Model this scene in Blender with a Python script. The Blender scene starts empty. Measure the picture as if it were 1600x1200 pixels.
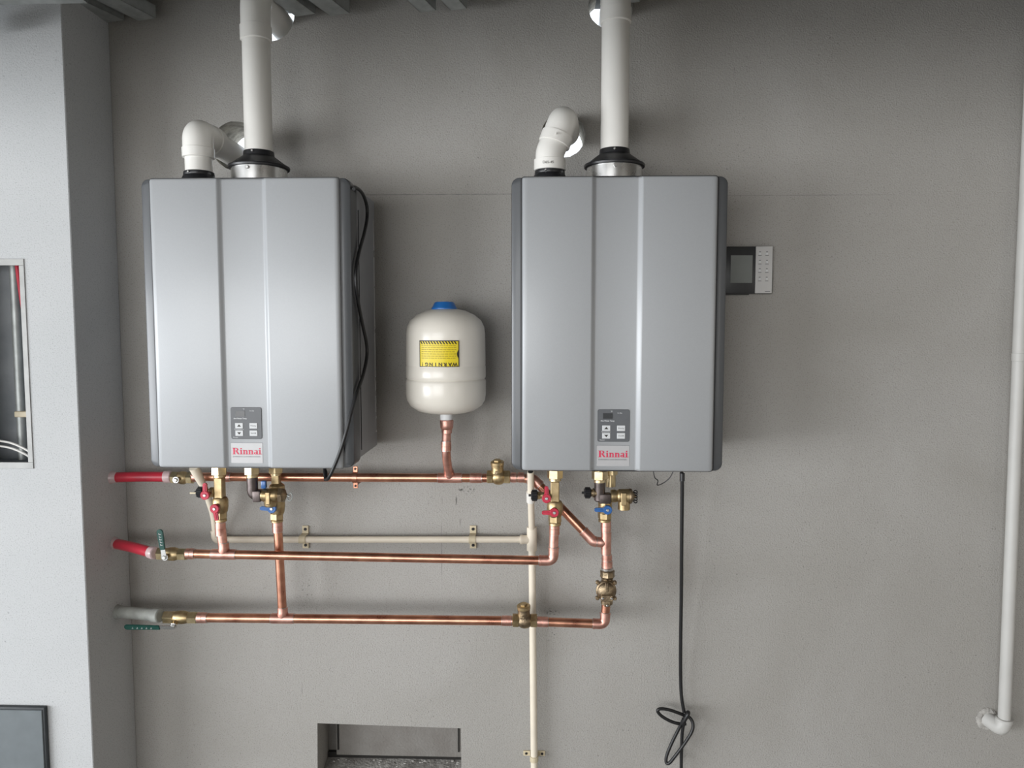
import bpy, bmesh, math, random
from mathutils import Vector, Matrix, Euler
random.seed(4)
PI = math.pi
S = bpy.context.scene
COL = S.collection

# ------------------------------------------------------------------ camera
CAM = Vector((0.0, -2.0, 1.5))
ROT = Euler((math.radians(90 - 4.3), 0, math.radians(2.0)), 'XYZ')
cd = bpy.data.cameras.new('camera'); cam = bpy.data.objects.new('camera', cd)
COL.objects.link(cam); cam.location = CAM; cam.rotation_euler = ROT
cd.sensor_width = 36; cd.lens = 27.0; cd.clip_start = .05
S.camera = cam
# ------------------------------------------------------------------ world
W = bpy.data.worlds.new('sky'); S.world = W; W.use_nodes = True
wn = W.node_tree.nodes; wn['Background'].inputs[0].default_value = (.86, .93, 1, 1)
wn['Background'].inputs[1].default_value = 2.2
# ------------------------------------------------------------------ daylight in the wide opening on the left, then two added fill lamps
def area(name, loc, target, sx, sy, power, color):
    l = bpy.data.lights.new(name, 'AREA'); l.shape = 'RECTANGLE'; l.size = sx; l.size_y = sy
    l.energy = power; l.color = color
    o = bpy.data.objects.new(name, l); COL.objects.link(o); o.location = loc
    o.rotation_euler = (Vector(target) - Vector(loc)).to_track_quat('-Z', 'Y').to_euler()
    return o
area('daylight_left', (-6.0, -3.8, 1.0), (-1.2, -.6, 1.0), 4.4, 1.8, 360, (.96, .98, 1))
area('fill_behind', (-1.8, -5.4, 1.35), (-.3, 0, 1.3), 2.8, 1.95, 92, (1, .985, .96))  # fill lamp added behind the camera to lift the shaded parts
area('fill_right', (3.1, -4.2, 1.4), (.2, 0, 1.2), 1.5, 1.3, 15, (1, .97, .93))  # weak added fill lamp; the right wall has no opening
# ------------------------------------------------------------------ exposure
S.view_settings.view_transform = 'Standard'; S.view_settings.look = 'None'
S.view_settings.gamma = 1; S.view_settings.use_curve_mapping = False
S.view_settings.exposure = -0.12

# ------------------------------------------------------------------ helpers
RM = ROT.to_matrix()
def ray(px, py):
    return RM @ Vector(((px - 800) / 1200, -(py - 600) / 1200, -1))
def at(px, py, Y):
    d = ray(px, py); return CAM + d * ((Y - CAM.y) / d.y)
def at_z(px, py, Z):
    d = ray(px, py); return CAM + d * ((Z - CAM.z) / d.z)

def socket(n, *names):
    for k in names:
        if k in n.inputs: return n.inputs[k]
def mat(name, color, rough=.5, metal=0., var=0., vscale=8., bump=0., bscale=60., coat=0., crough=.12, color2=None,
        emit=None, trans=0., rvar=0.):
    m = bpy.data.materials.new(name); m.use_nodes = True
    nt = m.node_tree; N = nt.nodes; L = nt.links; b = N['Principled BSDF']
    b.inputs['Base Color'].default_value = (*color, 1); b.inputs['Roughness'].default_value = rough
    b.inputs['Metallic'].default_value = metal
    if coat: socket(b, 'Coat Weight').default_value = coat; socket(b, 'Coat Roughness').default_value = crough
    if trans: socket(b, 'Transmission Weight').default_value = trans
    if emit: socket(b, 'Emission Color').default_value = (*color, 1); socket(b, 'Emission Strength').default_value = emit
    tc = N.new('ShaderNodeTexCoord')
    if var or color2 or rvar:
        nz = N.new('ShaderNodeTexNoise'); nz.inputs['Scale'].default_value = vscale; nz.inputs['Detail'].default_value = 5
        L.new(tc.outputs['Object'], nz.inputs['Vector'])
        cr = N.new('ShaderNodeValToRGB')
        c2 = color2 or tuple(c * (1 - var) for c in color)
        cr.color_ramp.elements[0].position = .35; cr.color_ramp.elements[1].position = .65
        cr.color_ramp.elements[0].color = (*c2, 1); cr.color_ramp.elements[1].color = (*color, 1)
        L.new(nz.outputs['Fac'], cr.inputs['Fac']); L.new(cr.outputs['Color'], b.inputs['Base Color'])
        if rvar:
            mr = N.new('ShaderNodeMapRange'); mr.inputs['To Min'].default_value = rough - rvar; mr.inputs['To Max'].default_value = rough + rvar
            L.new(nz.outputs['Fac'], mr.inputs['Value']); L.new(mr.outputs['Result'], b.inputs['Roughness'])
    if bump:
        nb = N.new('ShaderNodeTexNoise'); nb.inputs['Scale'].default_value = bscale; nb.inputs['Detail'].default_value = 3
        L.new(tc.outputs['Object'], nb.inputs['Vector'])
        bp = N.new('ShaderNodeBump'); bp.inputs['Strength'].default_value = bump; bp.inputs['Distance'].default_value = .003
        L.new(nb.outputs['Fac'], bp.inputs['Height']); L.new(bp.outputs['Normal'], b.inputs['Normal'])
    return m

def chain(n, r):                                                     # corner rounding of a polyline
    out = [n[0]]
    for i in range(1, len(n) - 1):
        a, b, c = n[i-1], n[i], n[i+1]
        rr = r[i] if isinstance(r, (list, tuple)) else r
        u, v = (a - b), (c - b)
        d = min(rr, u.length * .49, v.length * .49)
        p0, p2 = b + u.normalized() * d, b + v.normalized() * d
        for k in range(9):
            t = k / 8; out.append(p0 * (1-t)**2 + b * 2*t*(1-t) + p2 * t*t)
    out.append(n[-1]); return out
def catmull(p, n=10, closed=False):
    out = []; m = len(p)
    rng = range(m) if closed else range(m - 1)
    for i in rng:
        g = (lambda k: p[k % m]) if closed else (lambda k: p[max(0, min(m-1, k))])
        a, b, c, d = g(i-1), g(i), g(i+1), g(i+2)
        for k in range(n):
            t = k / n
            out.append(.5*((2*b) + (c-a)*t + (2*a-5*b+4*c-d)*t*t + (3*b-a-3*c+d)*t**3))
    if not closed: out.append(p[-1])
    return out

class MB:
    def __init__(s): s.bm = bmesh.new()
    def ring(s, c, u, v, r, n, ph=0, r2=None):
        return [s.bm.verts.new(c + u*math.cos(ph+2*PI*i/n)*r + v*math.sin(ph+2*PI*i/n)*(r2 or r)) for i in range(n)]
    def bridge(s, A, B):
        n = len(A)
        for i in range(n): s.bm.faces.new((A[i], A[(i+1) % n], B[(i+1) % n], B[i]))
    def tube(s, pts, r, n=20, caps=True, closed=False):
        pts = [Vector(p) for p in pts]
        q = [pts[0]]
        for p in pts[1:]:
            if (p - q[-1]).length > 1e-5: q.append(p)
        pts = q
        if closed and (pts[0]-pts[-1]).length < 1e-5: pts.pop()
        m = len(pts); R = r if isinstance(r, (list, tuple)) else [r] * m
        def tan(i):
            if closed: return (pts[(i+1) % m] - pts[i-1]).normalized()
            if i == 0: return (pts[1]-pts[0]).normalized()
            if i == m-1: return (pts[-1]-pts[-2]).normalized()
            t = (pts[i+1]-pts[i]).normalized() + (pts[i]-pts[i-1]).normalized()
            return t.normalized()
        t = tan(0); u = t.orthogonal().normalized(); rings = []
        for i in range(m):
            t2 = tan(i); u = (u - t2 * u.dot(t2)).normalized(); v = t2.cross(u)
            rings.append(s.ring(pts[i], u, v, R[i], n))
        for a, b in zip(rings, rings[1:]): s.bridge(a, b)
        if closed: s.bridge(rings[-1], rings[0])
        elif caps: s.bm.faces.new(rings[0][::-1]); s.bm.faces.new(rings[-1])
        return s
    def lathe(s, o, d, prof, n=32, ph=0):                            # prof: (distance along d, radius)
        o = Vector(o); d = Vector(d).normalized(); u = d.orthogonal().normalized(); v = d.cross(u)
        rings = [s.ring(o + d*h, u, v, max(r, 1e-5), n, ph) for h, r in prof]
        for a, b in zip(rings, rings[1:]): s.bridge(a, b)
        s.bm.faces.new(rings[0][::-1]); s.bm.faces.new(rings[-1]); return s
    def cyl(s, a, b, r, n=20, bev=0.):
        a, b = Vector(a), Vector(b); l = (b-a).length
        pr = [(0, r), (l, r)] if not bev else [(0, r-bev), (bev, r), (l-bev, r), (l, r-bev)]
        return s.lathe(a, b-a, pr, n)
    def hexnut(s, a, b, r, bev=.0012): return s.cyl(a, b, r, 6, bev)
    def box(s, lo, hi, bev=0., seg=2):
        lo, hi = Vector(lo), Vector(hi)
        r = bmesh.ops.create_cube(s.bm, size=1)
        for v in r['verts']: v.co = Vector(((lo[i]+hi[i])/2 + v.co[i]*(hi[i]-lo[i]) for i in range(3)))
        if bev:
            es = {e for v in r['verts'] for e in v.link_edges}
            bmesh.ops.bevel(s.bm, geom=list(es), offset=bev, segments=seg, affect='EDGES', profile=.5)
        return s
    def prism(s, poly, o, u, v, depth):                              # polygon (a,b) in plane o+u*a+v*b, extruded along depth vector
        o, u, v, w = Vector(o), Vector(u), Vector(v), Vector(depth)
        A = [s.bm.verts.new(o + u*a + v*b) for a, b in poly]; B = [s.bm.verts.new(p.co + w) for p in A]
        s.bridge(A, B); s.bm.faces.new(A[::-1]); s.bm.faces.new(B); return s
    def mesh(s, me, f):                                              # add another mesh with its points passed through f
        vs = [s.bm.verts.new(f(v.co)) for v in me.vertices]
        for p in me.polygons:
            try: s.bm.faces.new([vs[i] for i in p.vertices])
            except ValueError: pass
        return s
    def build(s, name, m, parent=None, smooth=True, label=None, angle=35, stuff=False):
        bmesh.ops.recalc_face_normals(s.bm, faces=s.bm.faces)
        off = Vector((0, 0, 0)); p = parent
        while p: off += p.location; p = p.parent
        bmesh.ops.translate(s.bm, verts=s.bm.verts, vec=-off)
        if smooth:
            for f in s.bm.faces: f.smooth = True
            for e in s.bm.edges:
                if len(e.link_faces) == 2 and e.calc_face_angle(0) > math.radians(angle): e.smooth = False
        me = bpy.data.meshes.new(name); s.bm.to_mesh(me); s.bm.free()
        me.materials.append(m)
        o = bpy.data.objects.new(name, me); COL.objects.link(o)
        if parent: o.parent = parent
        if label: o['label'] = label
        if stuff: o['kind'] = 'stuff'
        return o
def thing(name, loc, label, cat, group=None):
    o = bpy.data.objects.new(name, None); COL.objects.link(o); o.location = loc; o.empty_display_size = .05
    o['label'] = label; o['category'] = cat
    if group: o['group'] = group
    return o
def tag(o, label, cat, group=None):
    o['label'] = label; o['category'] = cat
    if group: o['group'] = group
    return o
def struct(o): o['kind'] = 'structure'; return o
def dup(o, parent=None):
    c = o.copy(); COL.objects.link(c); c.parent = parent
    for k in o.children: dup(k, c)
    return c
def rrect(x0, x1, z0, z1, r, n=6):
    P = []
    for cx, cz, a in ((x1-r, z1-r, 0), (x0+r, z1-r, 90), (x0+r, z0+r, 180), (x1-r, z0+r, 270)):
        for k in range(n+1):
            t = math.radians(a + 90*k/n); P.append((cx + r*math.cos(t), cz + r*math.sin(t)))
    return P
def text_mesh(s, size, bold=0.):
    c = bpy.data.curves.new('print', 'FONT'); c.body = s; c.size = size; c.offset = bold; c.resolution_u = 2
    c.align_x = 'CENTER'; c.align_y = 'CENTER'
    o = bpy.data.objects.new('print', c); COL.objects.link(o)
    dg = bpy.context.evaluated_depsgraph_get(); me = bpy.data.meshes.new_from_object(o.evaluated_get(dg))
    bpy.data.objects.remove(o); return me
def boolean(o, cutters):
    for c in cutters:
        md = o.modifiers.new('cut', 'BOOLEAN'); md.operation = 'DIFFERENCE'; md.object = c; md.solver = 'EXACT'
    dg = bpy.context.evaluated_depsgraph_get(); me = bpy.data.meshes.new_from_object(o.evaluated_get(dg))
    o.modifiers.clear(); o.data = me
    for c in cutters: bpy.data.objects.remove(c)
X, Yv, Z = Vector((1, 0, 0)), Vector((0, 1, 0)), Vector((0, 0, 1))

# ------------------------------------------------------------------ materials
def plaster(name, c1, c2, marks=(), bump=.35):
    m = bpy.data.materials.new(name); m.use_nodes = True; nt = m.node_tree; N = nt.nodes; L = nt.links; b = N['Principled BSDF']
    b.inputs['Roughness'].default_value = .75; socket(b, 'Specular IOR Level').default_value = .25
    tc = N.new('ShaderNodeTexCoord'); P = tc.outputs['Object']
    def noise(sc, det=4, dist=0.):
        n = N.new('ShaderNodeTexNoise'); n.inputs['Scale'].default_value = sc; n.inputs['Detail'].default_value = det
        n.inputs['Distortion'].default_value = dist; L.new(P, n.inputs['Vector']); return n.outputs['Fac']
    def ramp(v, a, b_):
        r = N.new('ShaderNodeMapRange'); r.inputs['From Min'].default_value = a; r.inputs['From Max'].default_value = b_
        r.clamp = True; L.new(v, r.inputs['Value']); return r.outputs['Result']
    def mathn(op, a, b_):
        n = N.new('ShaderNodeMath'); n.operation = op
        for k, q in enumerate((a, b_)):
            if isinstance(q, (int, float)): n.inputs[k].default_value = q
            else: L.new(q, n.inputs[k])
        return n.outputs[0]
    def mix(f, a, b_):
        n = N.new('ShaderNodeMix'); n.data_type = 'RGBA'; L.new(f, n.inputs[0])
        for k, q in ((6, a), (7, b_)):
            if isinstance(q, tuple): n.inputs[k].default_value = (*q, 1)
            else: L.new(q, n.inputs[k])
        return n.outputs[2]
    col = mix(ramp(noise(2.2, 5, .6), .35, .65), c1, c2)
    g = ramp(noise(260, 2), .3, .7)
    dk = tuple(c * .70 for c in c1)
    col = mix(mathn('MULTIPLY', ramp(noise(330, 2), .56, .68), .75), col, dk)
    pit = ramp(noise(150, 1), .70, .735)
    pit = mathn('MULTIPLY', pit, ramp(noise(3, 2), .48, .62))
    col = mix(mathn('MULTIPLY', pit, .6), col, tuple(c * .35 for c in c1))
    for kind, cx, cz, rx, rz, sc, thr, c, a in marks:                # stains, specks, scratches with a place of their own
        sub = N.new('ShaderNodeVectorMath'); sub.operation = 'SUBTRACT'; L.new(P, sub.inputs[0]); sub.inputs[1].default_value = (cx, 0, cz)
        mul = N.new('ShaderNodeVectorMath'); mul.operation = 'MULTIPLY'; L.new(sub.outputs[0], mul.inputs[0]); mul.inputs[1].default_value = (1/rx, 0, 1/rz)
        ln = N.new('ShaderNodeVectorMath'); ln.operation = 'LENGTH'; L.new(mul.outputs[0], ln.inputs[0])
        f = ramp(ln.outputs['Value'], 1, .3)
        if kind == 'speck': f = mathn('MULTIPLY', mathn('MULTIPLY', f, ramp(noise(sc, 2), thr, thr + .03)), a)
        else: f = mathn('MULTIPLY', mathn('MULTIPLY', f, ramp(noise(sc, 3), .25, .6)), a)
        col = mix(f, col, c)
    L.new(col, b.inputs['Base Color'])
    h = mathn('ADD', g, mathn('MULTIPLY', noise(70, 3), .4)); h = mathn('SUBTRACT', h, mathn('MULTIPLY', pit, 1.5))
    bp = N.new('ShaderNodeBump'); bp.inputs['Strength'].default_value = bump; bp.inputs['Distance'].default_value = .002
    L.new(h, bp.inputs['Height']); L.new(bp.outputs['Normal'], b.inputs['Normal'])
    return m
def mk(kind, px, py, rpx, rpy, sc=120, thr=.55, c=(.03, .03, .03), a=.8):
    p = at(px, py, 0); return (kind, p.x, p.z, rpx * 2.03/1200, rpy * 2.03/1200, sc, thr, c, a)
BR = (.19, .165, .145)
MARKS = [mk('speck', 862, 957, 14, 5, 150, .5), mk('speck', 862, 990, 12, 20, 170, .62), mk('speck', 733, 765, 14, 9, 150, .58),
         mk('speck', 720, 765, 5, 3, 120, .45), mk('speck', 478, 925, 14, 45, 170, .63, a=.6), mk('speck', 790, 822, 8, 5, 120, .6),
         mk('soft', 713, 782, 1.6, 9, 30, .3), mk('soft', 691, 781, 1.2, 8, 30, .3, a=.5), mk('soft', 719, 816, 1.3, 8, 30, .3, a=.6),
         mk('soft', 690, 860, .9, 70, 40, .3, c=(.1, .1, .1), a=.6), mk('soft', 472, 1075, 1.2, 14, 40, .3, c=(.1, .1, .1), a=.5),
         mk('soft', 650, 304, 420, .9, 25, .3, c=(.13, .13, .13), a=.8), mk('soft', 1260, 305, 170, .8, 25, .3, c=(.13, .13, .13), a=.5),
         mk('soft', 1060, 870, 40, 90, 6, .3, c=BR, a=.35), mk('soft', 720, 720, 120, 50, 6, .3, c=BR, a=.25),
         mk('soft', 860, 930, 60, 40, 6, .3, c=BR, a=.3), mk('soft', 210, 900, 14, 200, 9, .3, c=BR, a=.5)]
M = {}
M['wall'] = plaster('grey_wall_plaster', (.355, .34, .315), (.40, .386, .365), MARKS)
M['pier'] = plaster('pale_pier_plaster', (.47, .48, .485), (.51, .515, .52), bump=.14)
M['concrete'] = mat('rough_concrete', (.45, .42, .36), .9, var=.5, vscale=40, bump=1, bscale=120)
M['floor'] = mat('floor_screed', (.42, .41, .39), .6, var=.25, vscale=3, bump=.2)
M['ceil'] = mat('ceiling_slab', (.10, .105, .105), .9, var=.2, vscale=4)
M['room'] = mat('room_walls', (.66, .61, .55), .9, var=.1, vscale=2)
M['silver'] = mat('silver_painted_metal', (.38, .39, .402), .62, .42, var=.03, vscale=500, coat=.7, crough=.26)
M['trim'] = mat('dark_silver_trim', (.072, .076, .082), .38, .15, var=.04, vscale=300, coat=.2)
M['case'] = mat('dark_casing_metal', (.30, .305, .32), .42, .1, var=.08, vscale=20)
M['pvc'] = mat('white_pvc', (.82, .80, .755), .32, 0, var=.05, vscale=9, coat=.2)
M['cpvc'] = mat('cream_pvc', (.82, .74, .61), .42, 0, var=.08, vscale=14)
M['clip'] = mat('cream_clip_plastic', (.66, .57, .40), .45, 0, var=.1, vscale=60)
M['black'] = mat('black_plastic', (.014, .014, .016), .38, 0, var=.2, vscale=50)
M['cable'] = mat('black_cable_rubber', (.012, .012, .013), .42, 0, var=.2, vscale=90)
M['steel'] = mat('brushed_steel', (.72, .72, .71), .28, 1, var=.12, vscale=25, rvar=.08)
M['zinc'] = mat('galvanised_steel', (.48, .50, .49), .5, .55, var=.22, vscale=35)
M['copper'] = mat('copper_pipe', (.78, .40, .27), .30, 1, vscale=22, color2=(.50, .22, .15), rvar=.10)
M['copperp'] = mat('fluxed_copper', (.82, .48, .40), .40, 1, vscale=45, color2=(.60, .30, .24), rvar=.08)
M['solder'] = mat('solder_ring', (.75, .70, .66), .3, 1, var=.2, vscale=90)
M['brass'] = mat('brass', (.58, .45, .26), .42, 1, vscale=60, color2=(.38, .28, .15), rvar=.08)
M['brassb'] = mat('bright_brass', (.72, .60, .38), .34, 1, vscale=60, color2=(.56, .44, .25))
M['bronze'] = mat('aged_bronze', (.40, .31, .20), .42, 1, vscale=50, color2=(.20, .15, .10), bump=.3, bscale=300)
M['darkbronze'] = mat('dark_bronze', (.16, .13, .125), .42, .8, vscale=50, color2=(.09, .075, .07))
M['red'] = mat('red_handle_paint', (.55, .025, .06), .32, 0, var=.15, vscale=60, coat=.3)
M['blue'] = mat('blue_handle_paint', (.03, .13, .38), .32, 0, var=.15, vscale=60, coat=.3)
M['green'] = mat('green_handle_sleeve', (.009, .070, .055), .35, 0, var=.2, vscale=60, coat=.2)
M['hose'] = mat('red_hose', (.50, .022, .045), .35, 0, vscale=25, color2=(.40, .02, .04), coat=.4)
M['sleeve'] = mat('clear_pinkish_sleeve', (.62, .46, .46), .35, 0, var=.2, vscale=60, coat=.4)
M['greyhose'] = mat('grey_pipe_wrap', (.36, .37, .345), .6, 0, var=.3, vscale=30)
M['tank'] = mat('cream_tank_enamel', (.80, .755, .675), .3, 0, var=.03, vscale=5, coat=.25)
M['cap'] = mat('blue_cap_plastic', (.02, .16, .50), .35, 0, var=.1, vscale=50)
M['yellow'] = mat('yellow_sticker', (.84, .66, .02), .4, 0, var=.05, vscale=40)
M['ink'] = mat('black_print', (.02, .015, .01), .5, 0, var=.1, vscale=50)
M['inkdim'] = mat('fine_print', (.36, .27, .01), .5, 0, var=.1, vscale=50)
M['white'] = mat('white_print', (.78, .79, .80), .45, 0, var=.03, vscale=50)
M['logo'] = mat('red_print', (.66, .03, .09), .4, 0, var=.05, vscale=50)
M['panel'] = mat('grey_panel_plastic', (.105, .11, .118), .42, 0, var=.05, vscale=80)
M['lcd'] = mat('dark_display', (.045, .047, .05), .2, 0, var=.1, vscale=30)
M['plate'] = mat('silver_plate', (.47, .465, .47), .45, .2, var=.03, vscale=80)
M['button'] = mat('pale_button', (.62, .63, .64), .45, 0, var=.03, vscale=50)
M['ctrl'] = mat('charcoal_controller', (.035, .036, .038), .32, 0, var=.1, vscale=50)
M['screen'] = mat('grey_screen', (.22, .235, .225), .3, 0, var=.05, vscale=30)
M['ctrlw'] = mat('white_controller', (.62, .61, .60), .4, 0, var=.03, vscale=50)
M['boxframe'] = mat('box_frame_metal', (.33, .33, .32), .5, .2, var=.15, vscale=30)
M['door'] = mat('grey_panel_door', (.15, .17, .18), .5, .1, var=.12, vscale=25)
M['darkedge'] = mat('dark_panel_edge', (.045, .05, .055), .5, .2, var=.2, vscale=40)
M['boxmetal'] = mat('dusty_box_metal', (.29, .305, .32), .55, .35, vscale=9, color2=(.19, .205, .22), bump=.2)
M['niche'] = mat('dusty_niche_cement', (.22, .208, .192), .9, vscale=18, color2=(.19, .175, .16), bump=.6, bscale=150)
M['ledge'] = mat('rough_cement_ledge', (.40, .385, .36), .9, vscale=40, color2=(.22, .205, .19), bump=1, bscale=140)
M['gap'] = mat('gap_shade_black', (.02, .018, .016), .9, var=.2, vscale=30)  # flat black painted in for the shade inside gaps and openings
M['rubble'] = mat('pale_cement_crumbs', (.5, .48, .45), .9, var=.3, vscale=90)

# ------------------------------------------------------------------ room
H1R = .062
HOLES = [(421, 24, .064), (368, 228, .062), (955, 9, .057), (880, 211, .056)]
wb = MB(); wb.box((-3.4, 0, 0), (3.2, .14, 2.75)); wall = struct(wb.build('wall_back', M['wall'], smooth=False))
cut = []
for px, py, r in HOLES:
    c = at(px, py, 0); random.seed(int(px)); b = MB(); n = 40
    wob = [1 + .014*random.uniform(-1, 1) for _ in range(n)]
    A = [b.bm.verts.new((c.x + r*wob[i]*math.cos(2*PI*i/n), -.05, c.z + r*wob[i]*math.sin(2*PI*i/n))) for i in range(n)]
    B = [b.bm.verts.new((c.x + r*1.02*math.cos(2*PI*i/n), .20, c.z + r*1.02*math.sin(2*PI*i/n))) for i in range(n)]
    b.bridge(A, B); b.bm.faces.new(A[::-1]); b.bm.faces.new(B)
    o = b.build('cut', M['concrete'], smooth=False); cut.append(o)
n0, n1 = at(496, 1130, 0), at(720, 1138, 0)
b = MB(); b.prism([(n0.x - .004, .18), (n0.x, n0.z), (n1.x, n1.z), (n1.x + .002, .18)], (0, -.05, 0), X, Z, (0, .16, 0))
cut.append(b.build('cut', M['niche'], smooth=False))
boolean(wall, cut)
wall.data.materials.clear()
for m in (M['wall'], M['concrete'], M['niche']): wall.data.materials.append(m)
for p in wall.data.polygons:
    c = p.center
    if 0.002 < c.y < .138 and abs(p.normal.y) < .95: p.material_index = 1 if c.z > 1.3 else 0
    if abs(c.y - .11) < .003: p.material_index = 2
# niche fittings (parts of the wall): board, gap painted black as shade, cement ledge, crumbs
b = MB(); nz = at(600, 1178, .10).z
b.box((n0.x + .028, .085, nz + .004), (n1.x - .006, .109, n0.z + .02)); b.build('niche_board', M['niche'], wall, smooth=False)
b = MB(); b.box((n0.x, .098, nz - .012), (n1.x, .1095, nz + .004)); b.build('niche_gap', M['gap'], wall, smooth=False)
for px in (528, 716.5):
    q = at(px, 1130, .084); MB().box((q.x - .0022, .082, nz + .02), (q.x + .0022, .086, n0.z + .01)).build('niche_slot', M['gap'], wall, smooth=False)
b = MB()
prof = [(.002, nz - .055), (.03, nz - .03), (.098, nz - .012), (.109, nz - .012), (.109, nz - .2), (.002, nz - .2)]
b.prism(prof, (n0.x - .002, 0, 0), Yv, Z, (n1.x - n0.x + .004, 0, 0)); b.build('cement_ledge', M['ledge'], wall, smooth=False)
b = MB(); random.seed(8)
for i in range(240):
    x = random.uniform(n0.x + .02, n1.x - .01); y = random.uniform(.02, .095); z = nz - .04 + (y - .02) * .33
    r = random.uniform(.0012, .0052); b.box((x - r, y - r, z - r), (x + r, y + r, z + r * .8), r * .5, 1)
o = b.build('cement_crumb', M['rubble'], wall); o['kind'] = 'stuff'

# pier at the left with the recess of the metal box
pe = at(119, 560, -.2); PX = pe.x
b = MB(); b.box((-1.85, -.2, 0), (PX, 0, 2.75), .002, 1)
pier = struct(b.build('wall_pier', M['pier'], smooth=False))
r0, r1 = at(-70, 406, -.2), at(52, 731, -.2)
b = MB(); b.box((r0.x, -.3, r1.z), (r1.x, -.09, r0.z)); boolean(pier, [b.build('cut', M['pier'], smooth=False)])
pier.data.materials.clear(); pier.data.materials.append(M['pier']); pier.data.materials.append(M['pier'])
for p in pier.data.polygons:
    if p.normal.x > .9 and p.center.x > PX - .01: p.material_index = 1
CZ = at(182, 36, -.005).z                                             # underside of the ceiling channels
def shell(name, lo, hi, m): return struct(MB().box(lo, hi).build(name, m, smooth=False))
shell('floor', (-3.4, -5.6, -.1), (3.2, .14, 0), M['floor'])
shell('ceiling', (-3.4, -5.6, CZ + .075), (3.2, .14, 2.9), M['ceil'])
shell('wall_right', (3.2, -5.6, 0), (3.35, .14, 2.75), M['room'])
b = MB(); b.box((-3.4, -5.75, 2.37), (3.35, -5.6, 2.75)); b.box((-.35, -5.75, 0), (3.35, -5.6, 2.37)); b.box((-3.4, -5.75, 0), (-.35, -5.6, .35))
struct(b.build('wall_front', M['room'], smooth=False))
struct(MB().box((-3.25, -1.20, 1.94), (3.2, -.95, CZ + .075)).build('added_shade_beam', M['room'], smooth=False))  # unseen beam, added out of view to shade the upper wall
b = MB(); b.box((-3.4, -5.6, 1.9), (-3.25, 0, 2.75)); b.box((-3.4, -5.6, 0), (-3.25, -5.4, 1.9)); b.box((-3.4, -.45, 0), (-3.25, 0, 1.9))
struct(b.build('wall_left', M['room'], smooth=False))

# ------------------------------------------------------------------ ceiling channels
dirv = Vector((math.sin(math.radians(15.6)), math.cos(math.radians(15.6)), 0)); side = Vector((dirv.y, -dirv.x, 0))
def channel(px, py, wpx, label, length=1.2, d=dirv, sd=side, Yd=None):
    e = at_z(px, py, CZ) if Yd is None else at(px, py, Yd); w = wpx * (e.y + 2) / 1200 / 2
    if e.y > -.004: e.y = -.004
    e = e - d * (w * abs(sd.y) + .002) if e.y > -.03 else e
    t = thing('ceiling_channel', e, label, 'channel', 'galvanised channels under the ceiling')
    a = .001; h = .032
    MB().prism([(-w, 0), (w, 0), (w, a), (-w, a)], e, sd, Z, -d*length).build('channel_web', M['zinc'], t, smooth=False)
    for s in (-1, 1):
        MB().prism([(s*w, 0), (s*(w-a), 0), (s*(w-a), h), (s*w, h)], e, sd, Z, -d*length).build('channel_flange', M['zinc'], t, smooth=False)
        MB().prism([(s*w, h), (s*(w-.008), h), (s*(w-.008), h-a), (s*w, h-a)], e, sd, Z, -d*length).build('channel_lip', M['zinc'], t, smooth=False)
    return t
channel(185, 36, 34, 'galvanised ceiling channel ending nearest the pale pier, above the left heater')
channel(234, 33, 34, 'galvanised ceiling channel just left of the left heater flue elbow')
channel(481, 26, 34, 'galvanised ceiling channel just right of the left heater flue elbow')
channel(531, 23, 34, 'galvanised ceiling channel second to the right of the left flue elbow')
channel(669, 18, 26, 'galvanised ceiling channel above the gap between the heaters, nearer the tank')
channel(717, 15, 26, 'galvanised ceiling channel nearest the right heater flue, above the wall gap')
channel(-14, 49, 34, 'galvanised ceiling channel in front of the pale pier at the corner', Yd=-.24)
channel(990, 4, 20, 'galvanised ceiling channel just right of the right heater flue')

e = at(132, 1.5, -.29); t = thing('ceiling_channel', e, 'galvanised cross channel running along the top left corner, in front of the pier', 'channel', 'galvanised channels under the ceiling')
MB().box((e.x - 1.1, e.y - .028, e.z), (e.x, e.y + .012, e.z + .001)).build('channel_web', M['zinc'], t, smooth=False)
for yy in (e.y - .028, e.y + .011): MB().box((e.x - 1.1, yy, e.z + .001), (e.x, yy + .001, e.z + .030)).build('channel_flange', M['zinc'], t, smooth=False)

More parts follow.
